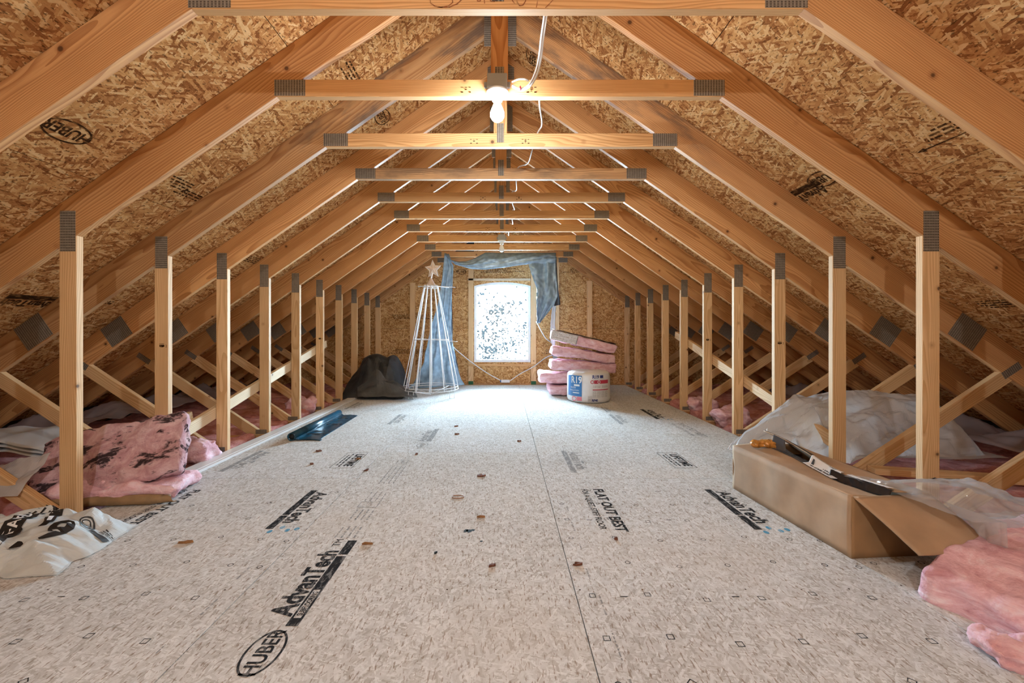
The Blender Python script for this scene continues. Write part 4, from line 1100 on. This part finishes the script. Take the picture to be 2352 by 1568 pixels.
# wrapped roll
RX, RY, RR, RH = 1.205, 6.02, 0.292, 0.405
pk = empty('insulation_pack', (RX, RY, 0)); tag(pk, 'white wrapped insulation roll printed R19 standing before the pink stack', 'insulation roll')
verts = []; faces = []; prof = [(0.05, 0.006), (0.26, 0.003), (RR - .008, 0.012), (RR + .004, 0.05), (RR + .002, 0.2), (RR + .002, 0.34), (RR - .005, 0.385), (RR - .03, 0.408), (0.2, 0.414), (0.05, 0.41)]
seg = 64
for i, (r, z) in enumerate(prof):
    for k in range(seg):
        a = 2 * math.pi * k / seg; w = 1 + 0.012 * noise.noise((math.cos(a) * 3, math.sin(a) * 3, z * 6)) + (0.03 * noise.noise((math.cos(a) * 5, math.sin(a) * 5, z * 9)) if i >= 6 else 0)
        verts.append((RX + r * w * math.cos(a), RY + r * w * math.sin(a), z + (0.012 * noise.noise((math.cos(a) * 4, math.sin(a) * 4, 9)) if i >= 6 else 0)))
for i in range(len(prof) - 1):
    for k in range(seg): faces.append((i * seg + k, i * seg + (k + 1) % seg, (i + 1) * seg + (k + 1) % seg, (i + 1) * seg + k))
faces.append(tuple(range(seg))[::-1]); faces.append(tuple(range((len(prof) - 1) * seg, len(prof) * seg)))
bodyw = link('pack_body', mesh('pack_body', verts, faces, True), M['wrap'], pk)
def on_roll(lift=0.008):
    a0 = math.atan2(-RY, -RX)                     # faces the viewpoint
    def fn(x, z):
        a = a0 + x / RR
        return Vector((RX + (RR + lift) * math.cos(a), RY + (RR + lift) * math.sin(a), z))
    return fn
def fine_rect(pr, x0, z0, x1, z1, n=8):
    for i in range(n): pr.rect(x0 + (x1 - x0) * i / n, z0, x0 + (x1 - x0) * (i + 1) / n, z1)
pr = Print(); fine_rect(pr, -0.33, 0.09, -0.085, 0.368, 12); pr.obj('blue_panel', M['pack_blue'], on_roll(0.008), bodyw)
pr = Print(); pr.text('R19', -0.165, 0.268, 0.125, 0.003, 0, .85); fine_rect(pr, -0.20, 0.225, -0.115, 0.250, 4); pr.text('FACED', -0.215, 0.195, 0.03); pr.text('INSULATION', -0.20, 0.16, 0.026); fine_rect(pr, -0.22, 0.13, -0.12, 0.142, 4)
pr.obj('white_print', M['paper'], on_roll(0.0105), bodyw)
pr = Print(); fine_rect(pr, -0.155, 0.032, -0.085, 0.085, 4); pr.ring(-0.20, 0.055, 0.04, 0.033, 0.012, 20); pr.obj('pink_print', M['pack_pink'], on_roll(0.009), bodyw)
pr = Print(); pr.text('R19', 0.095, 0.335, 0.062, 0.002, 0, .9); fine_rect(pr, 0.155, 0.340, 0.205, 0.377, 3); pr.text('RF40', 0.085, 0.03, 0.042, 0.002, 0, .9); pr.obj('navy_print', M['pack_navy'], on_roll(0.009), bodyw)
pr = Print(); fine_rect(pr, 0.075, 0.265, 0.30, 0.312, 10); fine_rect(pr, 0.055, 0.178, 0.30, 0.190, 10); pr.ring(0.05, 0.288, 0.024, 0.024, 0.008, 18); pr.obj('crimson_print', M['pack_red'], on_roll(0.009), bodyw)
pr = Print(); pr.ring(0.14, 0.288, 0.02, 0.02, 0.007, 16); pr.obj('pale_print', M['paper'], on_roll(0.0105), bodyw)
pr = Print(); rr = random.Random(4)
for q in range(8):
    for x0 in (0.055, 0.115, 0.175, 0.235): pr.dashes(x0, x0 + 0.05, 0.085 + q * 0.011, 0.005, rr)
for q in range(2): pr.dashes(0.06, 0.16, 0.215 + q * .016, 0.007, rr); pr.dashes(0.185, 0.29, 0.215 + q * .016, 0.007, rr)
pr.obj('grey_print', M['pack_grey'], on_roll(0.009), bodyw)
pr = Print(); pr.outline(-0.005, 0.03, 0.045, 0.10, 0.003)
for q in range(7): pr.rect(0.004 + q * 0.005, 0.04, 0.006 + q * 0.005 + 0.001 * (q % 2), 0.065)
pr.dashes(0.003, 0.037, 0.075, 0.004, rr); pr.dashes(0.003, 0.037, 0.085, 0.004, rr); pr.obj('barcode', M['pack_grey'], on_roll(0.009), bodyw)

# ------------------------------------------------------------------ dark blue film roll
fr = empty('film_roll', (-1.85, 4.3, 0)); tag(fr, 'dark blue plastic film roll with a flap pulled out on the floor', 'film roll')
bm = bmesh.new(); n = 28; y0, y1 = 3.80, 4.90; rings = []
for y, r in ((y0, 0.036), (y1, 0.036), (y1, 0.028), (y0, 0.028)):
    rings.append([bm.verts.new((-1.852 + r * math.cos(2 * math.pi * k / n), y + 0.012 * 0, 0.037 + r * math.sin(2 * math.pi * k / n))) for k in range(n)])
for i in range(4):
    for k in range(n): bm.faces.new((rings[i][k], rings[i][(k + 1) % n], rings[(i + 1) % 4][(k + 1) % n], rings[(i + 1) % 4][k]))
link('roll_tube', bm_mesh('roll_tube', bm, True), M['blue_film'], fr)
link('inner_core', lathe_mesh('inner_core', [(0.0275, 0), (0.0275, 1.07)], 20), M['dark_slot'], fr, Matrix.Translation((-1.852, 3.815, 0.037)) @ Matrix.Rotation(-math.pi / 2, 4, 'X'))
cr = Crumple(14, 8, 2, 9)
def flap(u, v):
    y = 3.80 + 1.12 * v; w = 0.215 - 0.03 * v + (0.02 if v < .04 else 0)
    z = 0.004 + 0.016 * cr(u * .6, v * 1.3) * math.sin(math.pi * min(1, u * 1.02)) * (1 - .5 * u) + 0.03 * max(0, 1 - u * 6) ** 2
    return Vector((-1.83 + w * u, y + 0.02 * math.sin(u * 3), z))
sheet('loose_flap', 16, 60, flap, M['blue_film'], 0.0008, fr)
pr = Print(); rr = random.Random(2)
for yy in (4.0, 4.12, 4.42, 4.72): pr.rect(-1.80, yy, -1.69, yy + 0.035); pr.rect(-1.67, yy + 0.02, -1.645, yy + 0.06)
pr.obj('dark_print', M['black_ink'], lambda x, y: Vector((x, y, flap((x + 1.83) / 0.2, (y - 3.80) / 1.12).z + 0.0025)), fr)

# ------------------------------------------------------------------ soiled batt and folded batt on the left
me = soft_box('insulation_batt', (0.74, 0.42, 0.11), (44, 28, 8), 0.04, 0.028, 6.5, 91)
o = link('insulation_batt', me, M['pink_spot'])
ex = (P(398, 1000, 2.66) - P(180, 1048, 2.52)).normalized(); upv = Vector((0.02, 0.62, 0.78)).normalized(); nz = ex.cross(upv).normalized(); upv = nz.cross(ex)
o.matrix_basis = Matrix.Translation(P(262, 1052, 2.57)) @ Matrix((ex, upv, nz)).transposed().to_4x4()
tag(o, 'pink batt soiled with black spots leaning between the second and third left posts', 'insulation')
bw = lambda p: p + Vector((0, 0, 0.05 * math.sin(p.x * 4)))
me = soft_box('insulation_batt', (0.62, 0.34, 0.085), (40, 20, 7), 0.03, 0.03, 7.0, 33)
o = link('insulation_batt', me, M['pink_soft']); o.location = (-2.20, 2.56, 0.062); o.rotation_euler = (0, 0.02, 0.22)
tag(o, 'pale pink folded batt with brown paper facing under the soiled batt', 'insulation')
def kf(u, v):
    a = math.radians(-110 + 215 * v); r = 0.027 * (1 - 0.35 * max(0, u - .8) / .2) + 0.004 * noise.noise((u * 7, v * 2, 3))
    return Vector((-0.33 + 0.66 * u - 0.03 * v * (u > .9), -0.175 - r * math.cos(a) + 0.012 * math.sin(u * 5), -0.030 + r * math.sin(a)))
k = sheet('kraft_facing', 30, 10, kf, M['kraft'], 0.0015); k.matrix_basis = Matrix.Translation(o.location) @ o.rotation_euler.to_matrix().to_4x4(); mb = k.matrix_basis.copy(); k.parent = o; k.matrix_parent_inverse = mb.inverted(); k.matrix_basis = mb

# ------------------------------------------------------------------ foam vent sheets in the left eave
for i, (lab, z, dx, mt) in enumerate((('upper curved grey foam sheet piled on the plank in the left eave', 0.285, 0.0, 'foam'), ('middle curved grey foam sheet piled on the plank in the left eave', 0.255, 0.05, 'foam'), ('lower curved grey foam sheet piled on the plank in the left eave', 0.225, 0.09, 'foam'))):
    def ff(u, v):
        x = -3.75 + (0.93 + dx) * u; y = 2.62 + 0.42 * v
        e = max(0.0, (u - 0.62) / 0.38); g = max(0, (v - .0))
        return Vector((x, y + 0.1 * u, z - 0.07 * e * e * 1.4 - 0.02 * math.sin(v * math.pi) * 0 - 0.03 * max(0, 0.28 - v) + 0.008 * math.sin(u * 22)))
    o = sheet('foam_sheet', 40, 14, ff, M[mt], 0.007); tag(o, lab, 'foam sheet', 'foam sheets in the left eave')

# ------------------------------------------------------------------ printed white bag on the left
cb = Crumple(5, 13, 1.0, 8.0)
def bag(u, v):
    a = Vector((-2.66, 1.62, 0)).lerp(Vector((-1.76, 1.72, 0)), u); b = Vector((-2.66, 2.14, 0)).lerp(Vector((-1.80, 2.16, 0)), u)
    p = a.lerp(b, v)
    e = min(1.0, 5.5 * v, 5.0 * (1 - v), 6.0 * (1 - u))
    h = 0.015 + 0.05 * math.sin(math.pi * min(1, v * 1.1)) + 0.27 * (cb(u * 1.5, v * 1.0) - 0.30) + 0.06 * math.exp(-((u - .80) ** 2 + (v - .85) ** 2) / 0.02)
    p.x += 0.10 * (cb(v * 1.3 + 2, u) - .5); p.y += 0.08 * (cb(u * 1.4, v + 5) - .5)
    p.z = max(0.004, h * max(0.0, e))
    return p
o = sheet('printed_bag', 100, 70, bag, M['bag_white'], 0.001, None, False)
tag(o, 'crumpled white plastic bag with bold black print at the left edge', 'plastic bag')
def bag_fn(u0, v0, ang, lift=0.006):
    c, s = math.cos(ang), math.sin(ang)
    def fn(x, y):
        u = u0 + (x * c - y * s) / 0.9; v = v0 + (x * s + y * c) / 0.5
        q = bag(min(1, max(0, u)), min(1, max(0, v))); q.z += lift
        return q
    return fn
def grid_rect(pr, x0, y0, x1, y1, n=6, m=3):
    for i in range(n):
        for j in range(m): pr.rect(x0 + (x1 - x0) * i / n, y0 + (y1 - y0) * j / m, x0 + (x1 - x0) * (i + 1) / n, y0 + (y1 - y0) * (j + 1) / m)
pr = Print(); grid_rect(pr, -0.085, -0.035, 0.085, 0.035, 8, 4); pr.obj('black_panel', M['black_ink'], bag_fn(0.585, 0.50, 1.9), o)
pr = Print(); pr.text('FACED', -0.005, -0.018, 0.052, 0.001, 0, .9); pr.obj('panel_lettering', M['paper'], bag_fn(0.585, 0.50, 1.9, 0.009), o)
pr = Print(); grid_rect(pr, -0.10, -0.022, 0.10, 0.022, 9, 3); pr.obj('black_panel', M['black_ink'], bag_fn(0.675, 0.66, 2.1), o)
pr = Print(); pr.dashes(-0.085, 0.085, -0.008, 0.02, random.Random(9)); pr.obj('panel_lettering', M['paper'], bag_fn(0.675, 0.66, 2.1, 0.009), o)
pr = Print(); pr.text('R19', 0.0, -0.06, 0.21, 0.006, 0.2, .85); pr.obj('bold_lettering', M['black_ink'], bag_fn(0.72, 0.30, 0.35), o)
pr = Print(); pr.text('ATTIC', 0.0, 0.0, 0.055, 0.001, 0, .9); pr.rect(-0.10, -0.022, 0.10, -0.008); pr.obj('bold_lettering', M['black_ink'], bag_fn(0.80, 0.86, 0.5), o)
pr = Print(); pr.ring(0, 0, 0.035, 0.035, 0.007, 24); pr.ring(0, 0, 0.022, 0.022, 0.005, 20); grid_rect(pr, 0.04, -0.03, 0.12, 0.0, 4, 2); rr = random.Random(3)
for q in range(4): pr.dashes(0.05, 0.13, 0.012 + q * .012, 0.005, rr)
pr.obj('seal_print', M['black_ink'], bag_fn(0.87, 0.66, -0.4), o)
pr = Print()
for q in range(4): pr.dashes(-0.08, 0.08, q * 0.02, 0.008, rr)
pr.obj('small_print', M['black_ink'], bag_fn(0.60, 0.82, 1.7), o)
cs = Crumple(12, 7, 1, 5)
o = sheet('plastic_scrap', 20, 16, lambda u, v: Vector((-2.72 + 0.26 * u, 2.2 + 0.16 * v, 0.10 + 0.12 * v + 0.06 * cs(u, v) + 0.05 * u * v)), M['milky'], 0.001, None, False)
tag(o, 'small scrap of clear plastic poking up behind the printed bag', 'plastic scrap')

# ------------------------------------------------------------------ cardboard box with its flaps
bx = empty('cardboard_box', (1.66, 2.26, 0)); tag(bx, 'long brown cardboard box with open flaps and black tape on the right', 'cardboard box')
n0 = Vector((1.511, 1.846, 0)); f0 = Vector((1.442, 2.672, 0))
ex = (n0 - f0).normalized(); side = Vector((-ex.y, ex.x, 0)).normalized()
if side.x < 0: side = -side
BW, BH, BT = 0.375, 0.264, 0.005; BL = (n0 - f0).length
def wall_piece(name, a, b, h, mat, parent, t=BT, bulge=0.0, seed=0, nu=24):
    """a card wall standing on a-b, slightly buckled"""
    n = Vector((b.y - a.y, a.x - b.x, 0)).normalized()
    return sheet(name, nu, 8, lambda u, v: a.lerp(b, u) + Vector((0, 0, 0.001 + h * v)) + n * (bulge * math.sin(math.pi * v) * noise.noise((u * 5 + seed, v * 1.2, seed))), mat, t, parent)
nr, fr_ = n0 + side * BW, f0 + side * BW
wall_piece('side_panel', f0, n0, BH, M['card'], bx, BT, 0.014, 1, 40)
wall_piece('side_panel', nr, fr_, BH, M['card'], bx, BT, 0.008, 2, 30)
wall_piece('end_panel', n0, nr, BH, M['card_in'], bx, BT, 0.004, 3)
wall_piece('end_panel', fr_, f0, BH, M['card'], bx, BT, 0.004, 4)
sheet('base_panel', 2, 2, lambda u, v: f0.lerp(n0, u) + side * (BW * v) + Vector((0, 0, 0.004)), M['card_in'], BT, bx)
up = Vector((0, 0, 1)); zt_ = Vector((0, 0, BH))
def left_flap(u, v):
    # the near half sags inward, the far half stays flat and a little lifted
    sag = -0.030 * v * max(0, math.sin(math.pi * min(1, max(0, (u - .38) / .62)))) + 0.014 * v * (1 - u)
    sag -= 0.02 * v * max(0, u - .45)
    return f0.lerp(n0, u) + zt_ + side * (BW * 0.50 * v * (1 - 0.04 * math.sin(u * 5))) + up * (sag + 0.005 * noise.noise((u * 6, v * 2, 1)))
lf = sheet('top_flap', 44, 10, left_flap, M['card'], BT, bx)
def right_flap(u, v):
    lift = 0.075 * v * (1 - u) ** 1.2 * (1.0) + 0.012 * v - 0.028 * v * max(0, math.sin(math.pi * min(1, max(0, (u - .42) / .58)))) + 0.02 * math.sin(u * 9) * v * .4
    return fr_.lerp(nr, u) + zt_ - side * (BW * 0.46 * v) + up * lift
rf = sheet('top_flap', 44, 10, right_flap, M['card'], BT, bx)
tag(lf, 'flap creased along the middle'); tag(rf, 'raised flap')
def end_flap(u, v):
    b = n0.lerp(nr, 0.02 + 0.96 * u) + zt_
    return b + ex * (0.245 * v) + side * (0.03 * v * (1 - u)) + up * (-0.105 * v - 0.02 * v * v + 0.004 * noise.noise((u * 4, v * 3, 8)))
sheet('end_flap', 16, 14, end_flap, M['card'], BT, bx)
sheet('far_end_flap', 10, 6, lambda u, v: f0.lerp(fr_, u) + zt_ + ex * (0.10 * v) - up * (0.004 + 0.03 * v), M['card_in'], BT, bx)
def tape(fl, v0, v1, u0, u1, lift, name, mat, parent, wob=0.0):
    return sheet(name, 40, 4, lambda u, v: fl(u0 + (u1 - u0) * u, v0 + (v1 - v0) * v + wob * math.sin(u * 7)) + up * (lift + 0.002 * noise.noise((u * 15, v, 5))), mat, 0.0006, parent)
def over(u, w):
    """upper surface of the closed flaps, w across the box"""
    p = f0.lerp(n0, u) + zt_ + side * (BW * w)
    zl = left_flap(u, min(1, w / 0.5)).z; zr = right_flap(u, min(1, (1 - w) / 0.46)).z
    k = min(1, max(0, (w - 0.48) / 0.08))
    p.z = max(zl * (1 - k) + zr * k, zl if w < .5 else zr)
    return p
tape(over, 0.40, 0.495, 0.10, 0.50, 0.006, 'black_tape', M['tape_shine'], lf, 0.01)
tape(over, 0.42, 0.53, 0.62, 1.0, 0.006, 'black_tape', M['tape_black'], lf)
tape(over, 0.545, 0.60, 0.0, 0.52, 0.005, 'black_tape', M['tape_black'], rf, 0.004)
tape(over, 0.39, 0.58, 0.46, 0.68, 0.010, 'shipping_label', M['paper'], lf)
tape(over, 0.525, 0.60, 0.72, 0.97, 0.010, 'shipping_label', M['paper'], lf)
pr = Print(); rr = random.Random(6)
for q in range(4): pr.dashes(0.02, 0.15 - 0.03 * q, q * 0.014, 0.005 if q else 0.010, rr)
pr.obj('label_print', M['black_ink'], lambda x, y: over(0.665 - x / BL * .9, 0.42 + y * 2.4) + up * 0.0135, lf)
me = soft_box('wrapper', (0.14, 0.06, 0.035), (20, 10, 6), 0.015, 0.014, 22.0, 5)
o = link('wrapper', me, M['amber']); q = left_flap(0.12, 0.72); o.location = q + Vector((0, 0, 0.024)); o.rotation_euler = (0, 0.05, -0.15)
tag(o, 'crinkled amber wrapper lying on the far end of the cardboard box', 'wrapper')

# clear bag spilling out of the box
cc = Crumple(41, 15, 1.3, 12.0)
def cbag(u, v):
    # u from the box outwards to the right, v from far to near
    x = 1.66 + 0.80 * u + 0.10 * v; y = 2.08 - 0.50 * v - 0.06 * u
    dome = math.sin(math.pi * min(1, 0.18 + u * .95)) * math.sin(math.pi * min(1, .22 + v * .70))
    z = 0.20 + 0.115 * dome - 0.06 * max(0, u - .5) - 0.20 * max(0, v - .55) * 1.4 + 0.11 * (cc(u * 1.7, v * 1.3) - 0.5)
    if u < 0.14: z = max(z, 0.275)
    return Vector((x + 0.09 * (cc(v, u + 3) - .5), y + 0.09 * (cc(u + 7, v) - .5), max(0.06, z)))
o = sheet('clear_bag', 90, 70, cbag, M['clear'], 0.001, None, False)
tag(o, 'clear crinkled plastic bag spilling from the near end of the cardboard box', 'plastic bag')
pr = Print(); pr.text('N', 0, 0, 0.11, 0.004, 0.3, 1.3); pr.stroke([(-0.05, 0.06), (0.10, 0.015)], 0.018)
pr.obj('faded_print', M['black_ink'], lambda x, y: cbag(0.36 + x * 0.9, 0.30 - y * 1.4) + up * 0.007, o)
sheet('bag_underside', 30, 20, lambda u, v: Vector((1.80 + 0.68 * u, 1.98 - 0.44 * v, max(0.02, 0.14 + 0.10 * (cc(u * 2 + 4, v * 2) - .5) - 0.05 * v))), M['clear'], 0.001, o, False)

# pink batt lying in the near right corner
def rb(p):
    return p + Vector((0, 0, 0.03 * math.sin(p.x * 5 + 1)))
me = soft_box('insulation_batt', (0.80, 0.66, 0.15), (60, 50, 12), 0.04, 0.018, 7.0, 17, rb)
o = link('insulation_batt', me, M['pink_soft']); o.location = (2.03, 1.42, 0.098); o.rotation_euler = (0.0, -0.06, 0.36)
tag(o, 'thick pale pink batt lying on the floor at the near right edge', 'insulation')
me = soft_box('insulation_tuft', (0.30, 0.13, 0.05), (26, 14, 6), 0.022, 0.03, 9.0, 71)
o = link('insulation_tuft', me, M['pink_soft']); o.location = (1.60, 1.275, 0.03); o.rotation_euler = (0, 0, -0.1)
tag(o, 'torn pale pink tuft on the floor in front of the near right batt', 'insulation', 'loose tufts of insulation')

# milky sheeting heaped behind the right posts
cm = Crumple(55, 14, 0.9, 9.0)
def milk(u, v):
    x = 1.78 + 1.62 * u
    k = min(1.0, max(0.0, (x - 2.32) / 0.14)); k = k * k * (3 - 2 * k)
    y = 2.93 - 0.04 * k + (0.44 + 0.04 * k) * v + 0.03 * math.sin(u * 6)
    top_ = 0.07 + 0.40 * min(1.0, (u / 0.32)) ** 0.8 * (1 - 0.10 * math.sin(u * 8)) + 0.06 * max(0, u - .7)
    if u > 0.90: top_ *= max(0.15, 1 - (u - .90) * 7)
    z = top_ * min(1.0, math.sin(min(1, v * 0.85 + 0.08) * math.pi / 2) * 1.08) + 0.17 * (cm(u * 2.6, v * 1.3) - .5)
    g = 0.0 if abs(x - 2.24) < 0.1 else 1.0
    return Vector((x + 0.10 * (cm(v + 1, u * 2) - .5) * g, y + 0.13 * (cm(u * 2 + 4, v) - .5) * g, max(0.05 + 0.075 * k, z)))
o = sheet('plastic_sheeting', 130, 54, milk, M['milky'], 0.001, None, False)
tag(o, 'heap of milky white plastic sheeting behind the right posts and box', 'plastic sheeting')

# ------------------------------------------------------------------ litter on the floor
def chip(px, py, l, w, rot, mat, label, name='bark_chip', sd=0):
    rr = random.Random(sd); q = FL(px, py); bmx = bmesh.new(); n = 9; top_ = []; bot_ = []
    for k in range(n):
        a = 2 * math.pi * k / n; r = rr.uniform(0.7, 1.1)
        x, y = l / 2 * r * math.cos(a), w / 2 * r * math.sin(a); c, s = math.cos(rot), math.sin(rot)
        X, Yy = x * c - y * s, x * s + y * c
        top_.append(bmx.verts.new((X * .9, Yy * .9, 0.006 + rr.uniform(0, 0.006)))); bot_.append(bmx.verts.new((X, Yy, 0.001)))
    bmx.faces.new(top_); bmx.faces.new(bot_[::-1])
    for k in range(n): bmx.faces.new((bot_[k], bot_[(k + 1) % n], top_[(k + 1) % n], top_[k]))
    o = link(name, bm_mesh(name, bmx), M[mat]); o.location = (q.x, q.y, 0)
    tag(o, label, 'wood chip', 'chips scattered on the floor')
CH = [(1130, 1300, .034, .016, .5, 'bark', 'dark red chip in the middle of the floor, nearest the camera'), (1328, 1297, .05, .02, .1, 'bark', 'reddish chip lying across the right seam'),
      (1105, 1093, .06, .04, .2, 'bark', 'largest reddish bark chip, behind the rubber ring'), (1106, 1188, .05, .014, .0, 'splinter', 'tan splinter between rubber ring and dark stain'),
      (845, 1250, .06, .012, .1, 'splinter', 'tan splinter beside the long black logo bar'), (427, 1247, .07, .014, .15, 'splinter', 'tan splinter on the left panel near the printed bag'),
      (1049, 997, .05, .03, .1, 'bark', 'small dark chip beyond the large bark chip'), (1192, 1013, .05, .03, .4, 'bark', 'dark chip left of the right seam, far out'),
      (1048, 979, .05, .018, .2, 'bark', 'thin dark chip furthest out beyond the logo emblem'), (957, 1043, .03, .022, 1.2, 'bark', 'dark twig bit by the faint middle emblem'),
      (732, 1036, .06, .03, .0, 'bark', 'brown chip left of the guarantee box by the film roll'), (716, 1066, .03, .03, .4, 'bark', 'round brown chip near the left guarantee box'),
      (824, 1054, .04, .02, .2, 'splinter', 'orange chip on the corner of the left guarantee box'), (842, 1080, .05, .02, 1.0, 'bark', 'reddish chip on the left seam'),
      (1415, 1239, .022, .02, .3, 'bark', 'pink-brown chip below the end of the slogan'), (1001, 1271, .02, .007, 1.0, 'soot', 'tiny black sliver left of the middle')]
for i, (px, py, l, w, r, m, lab) in enumerate(CH): chip(px, py, l, w, r, m, lab, 'wood_chip', i)
q = FL(1052, 1142)
o = link('rubber_ring', tube_mesh('rubber_ring', [Vector((q.x + 0.034 * math.cos(2 * math.pi * k / 24), q.y + 0.024 * math.sin(2 * math.pi * k / 24), 0.004)) for k in range(24)], 0.003, 6, True), M['rubber'])
tag(o, 'thin tan rubber band lying in an oval on the middle of the floor', 'rubber band')

# ------------------------------------------------------------------ trees outside the window
def tree(x, y, z0, h, spread, seed, label, n):
    r = random.Random(seed); t = empty('tree', (x, y, z0)); tag(t, label, 'tree', 'trees outside')
    pts = [Vector((x, y, z0)), Vector((x + .1, y, z0 + h * .4)), Vector((x - .1, y, z0 + h * .75)), Vector((x, y, z0 + h))]
    link('trunk', tube_mesh('trunk', smooth_path(pts, 4), [0.10 * (1 - i / 14) for i in range(13)], 8), M['trunk'], t)
    v = []; f = []
    cl = [(Vector((x + r.gauss(0, spread), y + r.gauss(0, spread * .6), z0 + h * r.uniform(.66, 1.0))), r.uniform(.12, .45)) for _ in range(26)]
    for _ in range(n):
        c, s = r.choice(cl); p = c + Vector((r.gauss(0, s), r.gauss(0, s), r.gauss(0, s * .7)))
        a = Vector((r.uniform(-1, 1), r.uniform(-1, 1), r.uniform(-1, 1))).normalized(); b = a.orthogonal().normalized(); w = r.uniform(0.045, 0.10)
        k = len(v); v += [p - a * w, p + b * w * .6, p + a * w, p - b * w * .6]; f.append((k, k + 1, k + 2, k + 3))
    link('foliage', mesh('foliage', v, f), M['leaf'], t)
tree(-0.75, 16.0, -4.5, 6.6, 0.85, 4, 'thin leafy tree outside, left of centre in the window', 800)
tree(0.35, 23.0, -4.5, 6.0, 0.9, 9, 'thin leafy tree outside, right of centre in the window', 800)
